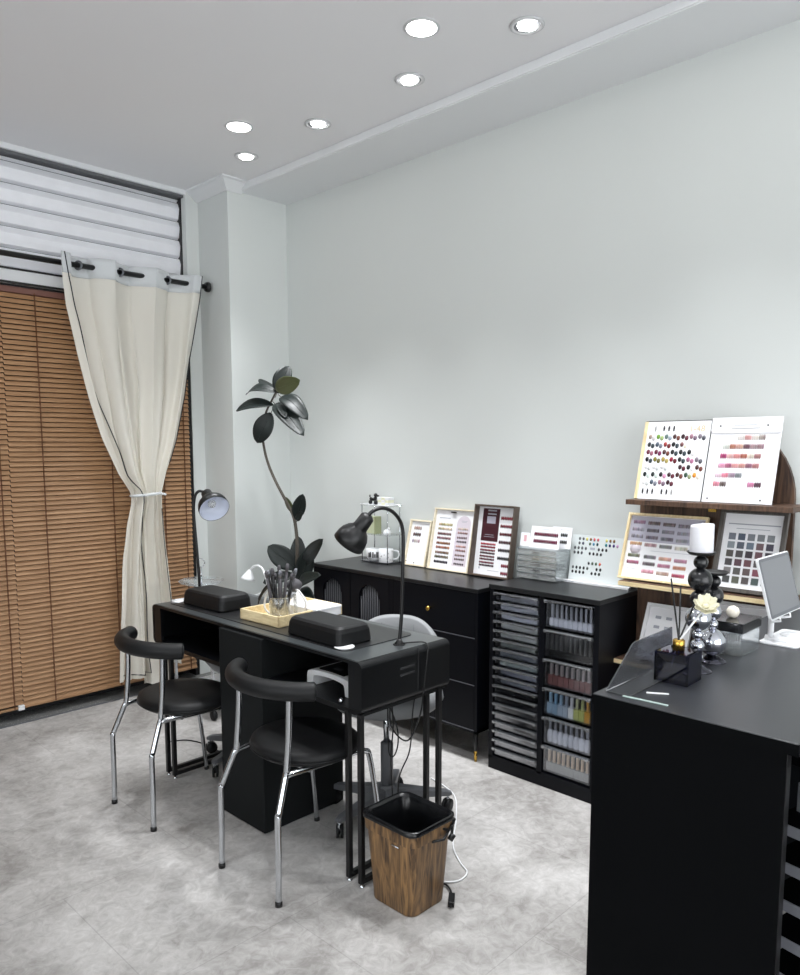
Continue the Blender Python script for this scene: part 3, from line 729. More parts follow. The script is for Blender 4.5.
for (yc) in (3.106, 2.816):
    y0, y1 = yc-.143, yc+.143
    d = sp('door', B().box((SBX+.008, y0, .155), (SBX+.018, y1, .795)), 'cabinet')
    # frame with an arched opening
    hw, zs, zb = .077, .672, .24
    arc = [(yc+hw*math.cos(PI*k/18), zs+hw*math.sin(PI*k/18)) for k in range(19)]
    poly = [(y1, .155), (y1, .795), (y0, .795), (y0, .155), (yc-hw, .155)] 
    g = B()
    left = [(y1, .155), (y1, .795), (yc, .795), (yc, zs+hw)]+[(u, v) for u, v in reversed(arc[:9])]+[(yc+hw, zb), (yc, zb), (yc, .155)]
    right = [(yc, .155), (yc, zb), (yc-hw, zb)]+[(u, v) for u, v in reversed(arc[10:])]+[(yc, zs+hw), (yc, .795), (y0, .795), (y0, .155)]
    for pl in (left, right): g.prism(pl, lambda u, v, h: (h, u, v), SBX, SBX+.008)
    sp('arch_frame', g, 'cabinet', d)
    g = B()
    for k in range(9):
        yy = yc-hw+hw*2*(k+.5)/9; top = zs+math.sqrt(max(0, hw**2-(abs(yy-yc)+.008)**2))-.002
        g.tube([(SBX+.0135, yy, zb+.002), (SBX+.0135, yy, top)], .0078, 8)
    sp('fluting', g, mat('flute_grey', rgb(48, 50, 54), .5) if yc > 3 else bpy.data.materials['flute_grey'], d)
for (x, y) in ((SBX+.02, SY0+.02), (SBX+.02, SY1-.02), (WX-.05, SY0+.02), (WX-.05, SY1-.02)):
    l = sp('leg', B().lathe([(.008, .045), (.013, .142)], (x, y, 0), 16), 'black_metal')
    sp('ferrule', B().lathe([(.0065, .0), (.0088, .05)], (x, y, 0), 16), 'gold', l)
SBT = .816

# ------------------------------------------------------------------ drawer cabinet
CX, CY0, CY1, CT = 2.672, 1.503, 2.046, .848
CO = (2.84, (CY0+CY1)/2, 0)
cb = thing('storage_cabinet', 'black cabinet with two columns of clear drawers', 'cabinet', CO)
def cp(name, b, m, par=None, **k): return W(b, CO).build(name, m, par or cb, **k)
g = B()
for (a, b_) in ((CY0, 1.527), (1.760, 1.785), (2.022, CY1)): g.box((CX, a, .05), (WX-.01, b_, CT-.018))
g.box((CX, CY0, .0), (WX-.01, CY1, .062)).box((WX-.03, CY0, .05), (WX-.01, CY1, CT-.018)).box((CX, CY0, .828), (WX-.01, CY1, .8305))
cp('carcass', g, 'cabinet', bev=.001)
cp('top', B().box((CX-.006, CY0-.003, CT-.020), (WX-.006, CY1+.003, CT)), 'cab_top', bev=.002)
def clear_drawer(y0, y1, z0, z1, proto=[None]):
    g = B(); t = .0022; x1 = CX+.24
    g.box((CX+.006, y0+.004, z0), (CX+.006+t, y1-.004, z1-.004)).box((CX+.008, y0+.004, z0), (x1, y1-.004, z0+t))
    g.box((CX+.008, y0+.004, z0), (x1, y0+.004+t, z1-.006)).box((CX+.008, y1-.004-t, z0), (x1, y1-.004, z1-.006))
    d = cp('drawer', g, 'drawer')
    cp('handle_rail', B().box((CX-.012, y0+.002, z1-.010), (CX+.008, y1-.002, z1-.003)).box((CX-.014, y0+.002, z1-.014), (CX-.010, y0+.016, z1-.001)).box((CX-.014, y1-.016, z1-.014), (CX-.010, y1-.002, z1-.001)), 'rail', d, bev=.002)
    return d
for k in range(18):
    z1 = .818-k*.0418; clear_drawer(1.787, 2.020, z1-.038, z1)
ords = ['top', 'second', 'third', 'fourth', 'fifth', 'sixth', 'seventh', 'eighth', 'ninth', 'tenth']
for k, (nm, c, lab) in enumerate((('plastic_sheet', (150, 150, 156), 'folded clear film'), ('nail_tip_pack', (190, 192, 198), 'pale pack of nail tips'), ('plastic_bag', (212, 214, 220), 'crumpled white plastic bag'), ('paper_packet', (205, 206, 200), 'off white paper packet'), ('sticker_sheet', (196, 198, 192), 'pale dotted sticker sheet'), ('paper_packet', (150, 156, 150), 'greenish grey packet'), ('nail_tip_pack', (140, 144, 150), 'dull grey pack'), ('plastic_bag', (190, 200, 194), 'pale green tinted plastic bag'), ('paper_packet', (170, 172, 184), 'light grey packet with white label'), ('plastic_bag', (150, 152, 160), 'grey plastic bag'))):
    z1 = .818-k*.0418-.036
    t = thing(nm, '%s in the %s drawer of the narrow left column' % (lab, ords[k]), 'packet', (CX+.05, 1.90, z1), random.uniform(-.05, .05))
    g = B(); N = 8; w_, h_ = .19, .024; x0 = -.036; vs = []
    for i in range(N+1):
        for sgn in (0, 1):
            u = i/N; vs += [(x0+.004*math.sin(5*u+k), -w_/2+w_*u, (h_*.75+.004*math.sin(7*u+k)) if sgn else .0)]
    vs2 = [(x+.12, y, z*.8) for x, y, z in vs]
    n = len(vs); g.add(vs+vs2, [(2*i, 2*i+2, 2*i+3, 2*i+1) for i in range(N)]+[(n+2*i, n+2*i+1, n+2*i+3, n+2*i+2) for i in range(N)]+[(2*i+1, 2*i+3, n+2*i+3, n+2*i+1) for i in range(N)]+[(2*i, n+2*i, n+2*i+2, 2*i+2) for i in range(N)]+[(0, 1, n+1, n), (2*N, n+2*N, n+2*N+1, 2*N+1)])
    g.build('packet_body', colmat(c, .5, 'packet'), t)
for k in range(6):
    z1 = .820-k*.126; clear_drawer(1.529, 1.758, z1-.118, z1)
# polish bottles: body + cap, one kind per drawer
def bottle(kind, c_body, c_cap, bodyfrac=.45, h=.088, w=.0115, clearb=False):
    t = thing('polish_bottle', None, None)
    bm = (clear if False else None)
    mb = colmat(c_body, .2, 'gel_bottle'); mc = colmat(c_cap, .35, 'bottle_cap')
    if kind == 'round':
        B().lathe([(w*.9, 0), (w*1.05, .004), (w*1.1, h*bodyfrac*.6), (w*.8, h*bodyfrac*.92), (w*.45, h*bodyfrac), (0, h*bodyfrac)], n=14).build('bottle_body', mb, t)
        B().lathe([(w*.5, h*bodyfrac*.98), (w*.44, h*.97), (w*.34, h), (0, h)], n=12).build('cap', mc, t)
    elif kind == 'square':
        B().box((-w, -w, 0), (w, w, h*bodyfrac)).build('bottle_body', mb, t, bev=.002)
        B().box((-w*.5, -w*.5, h*bodyfrac), (w*.5, w*.5, h)).build('cap', mc, t, bev=.0015)
    elif kind == 'spoon':
        B().box((-w, -w*.95, 0), (w, w*.95, h*.40)).build('bottle_body', mb, t, bev=.0055, seg=3)
        B().box((-w*.4, -w*.42, h*.40), (w*.4, w*.42, h*1.05)).build('cap', mc, t, bev=.001)
    return t
first = {}
def place_bottle(key, args, x, y, z, label, grp):
    if key not in first: o = first[key] = bottle(*args[0], **args[1])
    else: o = copy_tree(first[key])
    o.location = (x, y, z); tag(o, label, 'bottle', grp)
rows = [
    [(('spoon', (226, 227, 232), (168, 170, 176)), {}, 'white square shouldered bottle with grey cap in the top right drawer')]*9,
    [(('square', (10, 10, 12), (72, 72, 70)), dict(bodyfrac=.28, w=.010), 'black bottle with grey cap in the second right drawer')]*9,
    [(('square', (132, 88, 84), (160, 150, 148)), dict(bodyfrac=.48, w=.0115), 'brownish pink bottle with grey cap in the third right drawer')]*8,
    [(('square', c, c2), dict(bodyfrac=.52, w=.0122), lab+' bottle in the fourth right drawer') for c, c2, lab in (((150, 176, 192), (150, 184, 204), 'pale blue'), ((142, 170, 188), (132, 176, 206), 'sky blue'), ((166, 182, 194), (144, 174, 196), 'soft grey blue'), ((174, 186, 196), (150, 160, 172), 'light blue grey'), ((232, 234, 230), (206, 208, 210), 'white'), ((188, 192, 110), (168, 170, 128), 'lime green'), ((186, 192, 104), (172, 178, 116), 'yellow green'), ((206, 152, 52), (186, 140, 56), 'amber'))],
    [(('round', (228, 229, 232), (150, 152, 160)), dict(bodyfrac=.6, w=.0125, h=.092), 'milky white round bottle with grey cap in the fifth right drawer')]*8,
    [(('square', (184, 184, 176), (212, 188, 158)), dict(bodyfrac=.42, w=.0115), 'frosted bottle with beige cap in the bottom right drawer')]*9,
]
for r_, row in enumerate(rows):
    z = .820-r_*.126-.118+.0025
    n = len(row)
    for i, (a, k, lab) in enumerate(row):
        y = 1.742-(i+.2)*(.205/n)
        place_bottle((r_, lab), (a, k), CX+.028, y, z, lab, 'nail polish bottles in the %s clear drawer' % ords[r_] if 'fourth' not in lab else 'coloured polish bottles in the fourth clear drawer')

# ------------------------------------------------------------------ leaning swatch boards
def board_root(name, label, cat, x0, ycen, z0, x1, z1, group=None, roll=0):
    """frame: u to the right as one faces the wall, v up the board, w out of its face; origin at the middle of the lower edge"""
    v = Vector((x1-x0, 0, z1-z0)).normalized(); u = Vector((0, -1, 0)); w = u.cross(v)
    m = Matrix.Identity(4)
    for i, a in enumerate((u, v, w)):
        for j in range(3): m[j][i] = a[j]
    m.translation = Vector((x0, ycen, z0))
    return thing(name, label, cat, group=group, mtx=m)
def frame(t, Wd, H, fw_, depth, m, inner_depth=.004, name='frame', backm='paper', side=None):
    g = B()
    g.box((-Wd/2, 0, 0), (Wd/2, fw_, depth)); g.box((-Wd/2, H-fw_, 0), (Wd/2, H, depth))
    g.box((-Wd/2, fw_, 0), (-Wd/2+fw_, H-fw_, depth)); g.box((Wd/2-fw_, fw_, 0), (Wd/2, H-fw_, depth))
    g.build(name, m, t, bev=.001)
    B().box((-Wd/2+fw_*.6, fw_*.6, .0005), (Wd/2-fw_*.6, H-fw_*.6, inner_depth)).build('card', backm, t)
def strip(t, u, v, n, w0, cols, a=.0045, b=.009, pitch=None, name='swatch_row', h=.003, slant=0):
    pitch = pitch or a*1.9
    g = B()
    for i in range(n):
        c = cols[i % len(cols)] if len(cols) < n else cols[i]
        g.chip(u+(i-(n-1)/2)*pitch, v+slant*i, w0, a, b, h, rgb(*c))
    return g.build(name, 'chips', t)
def shade(c, k): return tuple(max(0, min(255, int(x*k))) for x in c)
random.seed(11)
def jit(c, n, s=18):
    m_ = sum(c)/3; o = []
    for _ in range(n):
        k = random.randint(-s, s); o.append(tuple(int(max(0, min(255, .82*x+.18*m_-6+k+random.randint(-s//4, s//4)))) for x in c))
    return o
Z1 = SBT+.001
# small frame
t = board_root('swatch_display', 'small pale wood frame, nearly empty, leftmost on the sideboard', 'frame', 2.955, 2.768, Z1, 3.018, 1.064)
frame(t, .156, .250, .009, .016, 'birch')
for i, (n, c) in enumerate(((4, (176, 150, 140)), (4, (92, 62, 60)), (4, (178, 160, 164)))):
    strip(t, -.022, .205-.035*i, n, .004, jit(c, n, 30), .0075, .011)
B().box((-.06, .02, .016), (-.054, .023, .02)).box((-.0, .012, .016), (.004, .02, .02)).build('clip', 'black_metal', t)
# tall pale frame
t = board_root('swatch_display', 'white framed swatch board with lilac arch, second frame on the sideboard', 'frame', 2.95, 2.530, Z1, 3.018, 1.134)
frame(t, .274, .322, .008, .018, 'birch')
for i, c in enumerate(((196, 180, 130), (204, 182, 150), (120, 80, 84), (130, 88, 96), (150, 100, 70), (160, 96, 70), (122, 100, 76), (104, 92, 74), (44, 38, 46))):
    strip(t, -.058, .238-.0225*i-(i//2)*.004, 9, .004, jit(c, 9, 26), .0055, .0085)
g = B(); pl = [(.018, .03), (.108, .03), (.108, .235)]+[(.063+.045*math.cos(PI*k/12), .245+.045*math.sin(PI*k/12)) for k in range(13)]+[(.018, .235)]
g.prism(pl, lambda u, v, h: (u, v, h), .004, .0048).build('arch_print', 'lilac', t)
for i, c in enumerate(((196, 170, 150), (150, 110, 96), (90, 60, 56), (60, 50, 50), (190, 130, 110), (150, 90, 80), (110, 80, 66), (84, 60, 50), (60, 44, 44))):
    strip(t, .063, .222-.0205*i-(i//2)*.004, 6, .005, jit(c, 6, 26), .0048, .0065, .011)
B().box((-.105, .27, .004), (-.03, .274, .0045)).box((.045, .262, .0048), (.085, .264, .0052)).box((.05, .256, .0048), (.08, .258, .0052)).build('printed_line', 'print', t)
for x in (-.02,): B().box((x, .300, .01), (x+.03, .306, .02)).build('clip', 'black_metal', t)
# dark deep frame
t = board_root('swatch_display', 'deep dark wood frame with maroon poster and red nail swatches', 'frame', 2.955, 2.252, Z1, 3.008, 1.170)
g = B(); D = .040; Wd, H = .243, .352
g.box((-Wd/2, 0, -.002), (Wd/2, .008, D)).box((-Wd/2, H-.008, -.002), (Wd/2, H, D)).box((-Wd/2, .008, -.002), (-Wd/2+.007, H-.008, D)).box((Wd/2-.007, .008, -.002), (Wd/2, H-.008, D))
g.build('frame', 'taupe', t, bev=.001)
B().box((-Wd/2+.004, .004, .0), (Wd/2-.004, H-.004, .006)).build('card', 'paper', t)
B().box((-.088, .175, .006), (.014, .335, .0072)).build('maroon_panel', 'maroon', t)
B().box((-.060, .262, .0072), (-.008, .297, .0078)).build('pale_label', 'greycard', t)
B().box((-.058, .305, .0072), (-.006, .312, .0078)).box((-.058, .322, .0072), (-.006, .329, .0078)).box((-.065, .205, .0072), (-.012, .207, .0076)).box((-.07, .195, .0072), (-.007, .197, .0076)).build('printed_line', 'print', t)
for i, c in enumerate(((176, 24, 44), (140, 20, 40), (120, 24, 44), (66, 20, 32), (96, 26, 40), (84, 20, 36), (110, 28, 50), (60, 18, 34))):
    strip(t, -.040, .160-.0142*i-(i//2)*.002, 10, .006, jit(c, 10, 12), .0048, .0062)
for i, c in enumerate(((150, 16, 42), (118, 14, 36), (96, 14, 34), (70, 14, 28), (38, 16, 24), (26, 24, 26))):
    strip(t, .067, .292-.039*i, 9, .006, jit(c, 9, 10), .0052, .0095)
for i in range(2): strip(t, .078, .062-.037*i, 5, .006, jit((130, 30, 52), 5, 14), .0060, .0095)
B().box((-.03, .03, .006), (.04, .032, .0066)).box((-.085, .035, .006), (-.078, .045, .0066)).build('printed_line', 'print', t)

# acrylic drawer box with cards on top
ax = thing('acrylic_drawer_box', 'five tier clear acrylic drawer box on the storage cabinet', 'box', (2.935, 1.945, CT))
g = B(); w2, d2, h2 = .107, .055, .145
g.box((-d2, -w2, 0), (d2, w2, .003)).box((-d2, -w2, h2-.003), (d2, w2, h2)).box((-d2, -w2, 0), (d2, -w2+.003, h2)).box((-d2, w2-.003, 0), (d2, w2, h2)).box((d2-.003, -w2, 0), (d2, w2, h2))
g.build('case', 'clear', ax)
for k in range(5):
    z0 = .006+k*.0275
    dr = B().box((-d2-.002, -w2+.005, z0), (-d2+.0005, w2-.005, z0+.024)).box((-d2, -w2+.005, z0), (d2-.006, w2-.005, z0+.002)).build('drawer', 'frost', ax)
    B().box((-d2-.004, -w2+.005, z0+.021), (-d2-.002, w2-.005, z0+.024)).build('front_lip', 'rail', dr)
    B().box((-d2-.008, -.018, z0+.010), (-d2-.002, .018, z0+.016)).build('pull', 'rail', dr)
    g = B()
    for i in range(9):
        y = -w2+.02+i*.021+random.uniform(-.004, .004)
        g.ball((-.02+random.uniform(-.02, .02), y, z0+.007), .006, 8, 6, (1.2, random.uniform(.8, 1.6), .7))
    g.build('jewel_bits', 'white' if k < 4 else 'frost', dr)
t = board_root('swatch_card', 'white card with two rows of wine red nails standing on the acrylic box', 'card', 2.915, 1.930, CT+.1455, 2.935, CT+.1455+.095)
B().box((-.078, 0, 0), (.078, .098, .003)).build('card_sheet', 'paper', t)
for v in (.062, .030): strip(t, .004, v, 14, .003, jit((104, 12, 48), 14, 12), .0048, .0105)
B().box((-.05, .085, .003), (.055, .0866, .0034)).build('printed_line', 'print', t)
t = board_root('swatch_card', 'white card with two short rows of black nails, right one on the acrylic box', 'card', 2.958, 1.866, CT+.1455, 2.975, CT+.1455+.095)
B().box((-.054, -.0, 0), (.048, .098, .003)).build('card_sheet', 'paper', t)
for v in (.062, .030): strip(t, .0, v, 6, .003, jit((44, 44, 40), 6, 22), .0048, .0095)
B().box((-.03, .085, .003), (.035, .0866, .0034)).build('printed_line', 'print', t)
t = board_root('name_card', 'small white card with pink print leaning at the left of the acrylic box top', 'card', 2.93, 2.045, CT+.1455, 2.94, CT+.1455+.06)
B().box((-.026, 0, 0), (.026, .062, .002)).build('card_sheet', 'paper', t)
B().box((-.008, .02, .002), (.008, .05, .0026)).build('pink_print', colmat((214, 170, 176), .6, 'print'), t)
# white board of dots
t = board_root('swatch_board', 'white board dotted with round coloured nail chips on the storage cabinet', 'board', 2.975, 1.685, CT+.004, 3.01, CT+.21)
B().box((-.150, 0, 0), (.150, .209, .005)).build('board_panel', mat('pale_grey_board', rgb(214, 220, 220), .5), t)
def dots(t, rows_, cell, w0=.005, a=.0060, b=.0076):
    for (v, us) in rows_:
        for (u, c) in us:
            B().chip(u, v, w0, a, b, .0032, rgb(*c)).build('nail_chip', 'chips', t)
K = (34, 34, 38); G_ = (96, 98, 100); P_ = (188, 92, 100); Yl = (206, 196, 110); Tq = (40, 120, 130); Br = (120, 84, 44); Nv = (36, 36, 92); Vi = (70, 50, 110); Rd = (190, 90, 70); Gn = (70, 96, 70)
s0 = -.150
R_ = lambda start, cols, step=.0182: [(s0+start+i*step, c) for i, c in enumerate(cols)]
dots(t, [(.192, R_(.038, (G_, G_, Yl, Br, P_, P_))+R_(.170, (Yl, Br, Br))),
         (.172, R_(.038, (G_, (70, 72, 90)))+R_(.091, (Gn, (70, 130, 160), (20, 60, 66)))+R_(.170, (Tq, Nv, Vi, (196, 150, 190)))),
         (.150, R_(.018, (G_, G_, G_, G_))+R_(.137, ((60, 60, 66), K, K))),
         (.129, R_(.018, (G_, K, (70, 70, 76)))+R_(.095, (K, K, K, K))),
         (.086, R_(.095, (K, (70, 84, 70), Gn, Rd))),
         (.062, R_(.018, (G_, K, K, K, (80, 84, 80)))+R_(.137, (K, K))),
         (.042, R_(.018, (K, K, K, K))+R_(.115, (K, K, (60, 66, 60))))], 0)
B().box((s0+.094, .146, .005), (s0+.118, .156, .0056)).build('grey_label', 'print', t)
led = thing('board_ledge', 'low white strip the dotted white board stands behind', 'ledge', (2.955, 1.70, CT))
B().box((-.012, -.175, 0), (.012, .18, .010)).build('ledge_strip', 'white', led, bev=.001)
for i in range(6): B().box((-.0126, .09+i*.008, .003), (-.0119, .095+i*.008, .0075)).build('printed_letter', 'print', led) if i < 6 else 0

# three tier acrylic rack
rk = thing('tiered_rack', 'three tier clear rack with chrome posts on the left of the sideboard', 'rack', (2.935, 3.01, SBT))
for z in (.004, .155, .315): B().box((-.055, -.108, z), (.055, .108, z+.004)).build('shelf', 'clear' if z > .1 else 'smoke', rk)
for (x, y) in ((-.048, -.10), (.048, -.10), (-.048, .10), (.048, .10)): B().tube([(x, y, 0), (x, y, .325)], .003, 8).build('post', 'chrome', rk)
B().tube([(-.055, -.108, .321), (.055, -.108, .321), (.055, .108, .321), (-.055, .108, .321)], .0022, 6, closed=True).build('edge_rail', 'white', rk)
z0 = SBT+.0085
def dog():
    t = thing('dog_figurine', 'small black long nosed dog figurine on top of the clear rack', 'figurine', (2.925, 3.055, SBT+.3195))
    g = B()
    g.ball((0, .026, .012), .011, sc=(1, 1.05, 1.1)).ball((0, -.018, .012), .012, sc=(1, 1.05, 1.1)).build('leg', 'black_metal', t)
    g = B().ball((0, .022, .030), .009, sc=(1, 1, 1.1)).ball((0, .004, .028), .011, sc=(.8, 1.8, .8)).ball((0, -.013, .034), .010, sc=(1, 1, 1.3)); g.build('body', 'black_metal', t)
    g = B().ball((0, -.016, .052), .011).ball((0, -.032, .049), .007, sc=(.8, 1.7, .75)).ball((0, .030, .046), .005, sc=(.8, .8, 1.6)); g.build('head', 'black_metal', t)
    return t
dog()
t = thing('block_stack', 'pale yellow and white squared block on top of the clear rack', 'box', (2.93, 2.965, SBT+.3195))
for k in range(3):
    for j in range(3): B().box((-.022, -.042+.028*j, .0145*k), (.022, -.015+.028*j, .0145*k+.0138)).build('block', 'cream' if (k+j) % 2 else 'white', t, bev=.001)
t = thing('green_card_box', 'pale sage green box on the middle tier of the rack', 'box', (2.92, 3.05, SBT+.1595), -.1)
B().box((-.02, -.036, 0), (.02, .045, .095)).build('box_body', 'sage', t, bev=.002)
B().box((-.021, -.040, .0), (.021, -.030, .096)).build('spine', colmat((150, 156, 120), .6, 'spine'), t)
t = thing('white_ornament', 'small round white ornament on the middle tier of the rack', 'ornament', (2.92, 2.945, SBT+.1595))
B().lathe([(0, 0), (.018, .001), (.022, .012), (.016, .024), (.006, .030), (0, .031)], n=20).build('ornament_body', 'white', t)
B().ball((.0, -.012, .034), .007).build('ornament_knob', 'white', t)
t = thing('lettered_bowl', 'white cup with black letter marks on the bottom tier', 'cup', (2.915, 3.045, z0), .785)
t.scale = (1.15, 1.15, 1.1)
B().lathe([(.0, 0), (.022, 0), (.034, .015), (.040, .058), (.038, .060), (.034, .050), (.028, .012), (0, .008)], n=28, capb=False, capt=False).build('cup_body', 'white', t)
g = B()
for i, (a, h0, h1, wd) in enumerate(((-.62, .02, .044, .0045), (-.42, .02, .047, .0045), (-.1, .018, .047, .005), (.14, .018, .036, .005), (.40, .018, .047, .005), (.62, .018, .047, .0045))):
    aa = PI+a; m_ = Matrix.Rotation(aa, 4, 'Z')
    g.box((.0375, -wd/2, h0), (.0405, wd/2, h1), mtx=m_)
g.build('lettering', 'cup_mark', t)
t = thing('speckled_mug', 'white mug with handle and small dark specks on the bottom tier', 'mug', (2.915, 2.950, z0), .785)
t.scale = (1.15, 1.15, 1.12)
B().lathe([(.0, 0), (.033, 0), (.035, .004), (.035, .064), (.033, .066), (.031, .06), (.031, .006), (0, .006)], n=28, capb=False, capt=False).build('cup_body', 'white', t)
B().tube(smooth_path([(0, -.033, .056), (0, -.055, .054), (0, -.062, .035), (0, -.052, .016), (0, -.033, .014)]), .0042, 8).build('handle', 'white', t)
for i in range(9):
    m_ = Matrix.Rotation(PI+random.uniform(-1, 1), 4, 'Z'); z = random.uniform(.012, .055); B().box((.0345, -.002, z), (.0356, .002, z+.003), mtx=m_).build('speck', 'cup_mark', t)

# ------------------------------------------------------------------ arched walnut shelf
UX, UYC, UR = 2.985, 1.203, .298
shelf = thing('arched_shelf_unit', 'walnut wall shelf unit with an arched back and three ledges', 'shelf', (UX, UYC, 0))
pl = [(-UR, .02), (UR, .02), (UR, 1.258)]+[(UR*math.cos(PI*k/24), 1.258+UR*math.sin(PI*k/24)) for k in range(1, 24)]+[(-UR, 1.258)]
B().prism(pl, lambda u, v, h: (h, u, v), -.008, .012).build('back_board', 'walnut', shelf)
for (z, x0, ya, yb) in ((1.243, 2.80, -.35, .272), (.914, 2.80, -.375, .292), (.590, 2.80, -.37, .306)):
    s_ = B().box((x0-UX, ya, z-.020), (-.008, yb, z)).build('ledge', 'walnut', shelf, bev=.0015)
    B().box((x0-UX-.004, ya, z-.018), (x0-UX, yb, z-.002)).build('ledge_edge', 'taupe' if z > 1 else 'pine', s_) if z < 1 else None
B().box((-.014, -.02, 1.198), (-.008, .01, 1.214)).build('bracket', 'gold', shelf)
# boards on the shelf unit
BX = 2.850
t = board_root('swatch_board', 'white board of paired dark nail ovals headed 1-48, top left of the shelf', 'board', BX, 1.321, 1.244, 2.930, 1.551)
B().box((-.127, 0, 0), (.127, .314, .006)).build('board_panel', 'paper', t)
B().box((-.140, 0, -.006), (-.127, .314, .010)).build('wood_edge', 'pine', t)
B().box((.127, 0, -.006), (.137, .316, .006)).box((-.14, .314, -.006), (.137, .318, .004)).build('dark_edge', 'dark', t)
def px2(xp, yp):    # from the board's own drawing: measured off its face
    return (-.127+(xp)*.254, .314-(yp)*.314)
rowsTL = [(.205, .09, ['tan', 'green', 'slate', 'brown', 'maroon', 'mauve', 'grey'], .136), (.305, .09, ['black', 'steel', 'red', 'black', 'pinkw'], .136), (.402, .09, ['mauve2', 'wine', 'brown', 'black', 'black', 'blackw'], .136),
          (.497, .09, ['black', 'olive', 'gold', 'crimson', 'black', 'pink', 'grey'], .136), (.592, .09, ['white', 'white', 'white'], .136), (.592, .64, ['maroon', 'blackw', 'brown'], .136),
          (.690, .09, ['dark', 'dark', 'darkr', 'maroon', 'brown', 'dgreen', 'orange'], .136), (.788, .09, ['white', 'steel', 'mauve', 'maroon'], .136)]
CM = dict(tan=((168, 150, 140), (200, 196, 196)), green=((110, 150, 60), (150, 170, 110)), slate=((96, 116, 110), (150, 160, 170)), brown=((70, 36, 34), (110, 62, 52)), maroon=((50, 20, 30), (92, 34, 50)), mauve=((150, 110, 124), (120, 100, 116)), grey=((120, 110, 120), (84, 84, 92)),
          black=((20, 22, 26), (48, 60, 66)), steel=((74, 86, 100), (120, 124, 136)), red=((150, 50, 50), (110, 30, 36)), pinkw=((120, 80, 80), (236, 228, 206)), mauve2=((110, 50, 66), (150, 90, 110)), wine=((96, 20, 50), (120, 40, 84)), blackw=((24, 24, 28), (238, 238, 238)),
          olive=((120, 110, 40), (96, 90, 40)), gold=((160, 140, 70), (176, 160, 96)), crimson=((140, 20, 50), (100, 20, 36)), pink=((150, 90, 120), (180, 120, 150)), white=((232, 232, 232), (206, 208, 208)), dark=((20, 32, 30), (196, 206, 200)), darkr=((28, 18, 26), (210, 150, 180)), dgreen=((30, 66, 46), (150, 160, 120)), orange=((216, 140, 50), (240, 232, 216)))
for (yp, xs, cols, st) in rowsTL:
    for i, c in enumerate(cols):
        u, v = px2(xs+st*i*.97, yp)
        g = B()
        g.chip(u-.0068, v+.003, .006, .0080, .0105, .004, rgb(*CM[c][0])).chip(u+.0084, v-.003, .006, .0080, .0105, .004, rgb(*CM[c][1]))
        g.build('nail_pair', 'chips', t)
for (yp, xs) in ((.09, (.13, .27, .35, .43)), (.90, (.07, .15, .23, .38, .46, .54))):
    for x in xs:
        u, v = px2(x, yp); B().chip(u, v, .006, .0042, .0125, .003, rgb(44, 44, 48) if x != .13 and x != .54 else rgb(150, 150, 150)).build('long_nail', 'chips', t)
cu = bpy.data.curves.new('lettering', 'FONT'); cu.body = '1-48'; cu.size = .034; cu.extrude = .0003; cu.align_x = 'CENTER'
o = bpy.data.objects.new('tmp', cu); COL.objects.link(o); bpy.context.view_layer.update()
lm = bpy.data.meshes.new_from_object(o.evaluated_get(bpy.context.evaluated_depsgraph_get())); bpy.data.objects.remove(o); lm.materials.clear(); lm.materials.append(mat('gold_ink', rgb(214, 192, 150), .5))
o = bpy.data.objects.new('gold_lettering', lm); COL.objects.link(o); o.parent = t; o.location = (.075, .272, .0065)

t = board_root('swatch_board', 'white folder of pink and nude nail strips, top right of the shelf', 'board', BX, 1.064, 1.244, 2.930, 1.555)
B().box((-.125, 0, 0), (.125, .318, .006)).build('board_panel', 'paper', t)
g = B(); pl = [(-.1255, .322)]+[(-.1255, .275)]+[(-.1255+.012*(1-math.cos(PI/2*k/5)), .275-.012*math.sin(PI/2*k/5)) for k in range(1, 6)]+[(.1255-.012*(1-math.cos(PI/2*k/5)), .275-.012*math.sin(PI/2*k/5)) for k in range(5, 0, -1)]+[(.1255, .275), (.1255, .322)]
g.prism(pl, lambda u, v, h: (u, v, h), .006, .010).build('flap', 'paper', t)
g = B().prism(rrect(.105, .020, .004, 4, 0, .291), lambda u, v, h: (u, v, h), .010, .0135); g.build('name_plate', 'white', t)
B().box((-.04, .290, .0135), (.04, .2925, .0139)).build('printed_line', 'print', t)
for (u, v) in ((-.092, .290), (.078, .290), (-.105, .014), (.085, .014)): B().lathe([(0, .010 if v > .1 else .006), (.0035, .010 if v > .1 else .006), (.003, .013 if v > .1 else .009), (0, .0135 if v > .1 else .0095)], (u, v, 0), 10).build('stud', 'base_grey', t)
rowsTR = [(.246, [(.062, [(214, 206, 200), (206, 150, 146), (204, 196, 190), (160, 146, 140)])], 4), (.212, [(-.062, [(196, 200, 190), (176, 116, 96), (196, 150, 130), (110, 70, 84), (158, 130, 138), (156, 120, 128)])], 6),
          (.176, [(-.068, [(176, 66, 112), (214, 166, 164), (206, 130, 130), (170, 100, 82), (212, 196, 180), (170, 116, 116)])], 6), (.140, [(-.070, [(224, 150, 176), (176, 96, 124), (214, 146, 144), (200, 140, 134), (150, 94, 112), (172, 110, 110)])], 6),
          (.104, [(-.077, [(222, 190, 202), (216, 120, 142), (164, 140, 156), (132, 138, 138)])], 4), (.070, [(-.08, [(218, 130, 150), (110, 90, 90)]), (.044, [(190, 110, 150), (88, 56, 72)])], 2)]
for (v, grp, n) in rowsTR:
    for (u0, cs_) in grp:
        for i, c in enumerate(cs_):
            uu = (u0 if u0 > -.06 or n < 4 or n == 6 or True else u0)+i*.0245 if not (v == .246) else -.012+i*.0245
            strip(t, uu, v, 3, .006, jit(c, 3, 12), .0046, .0115, .0078, 'nail_cluster')
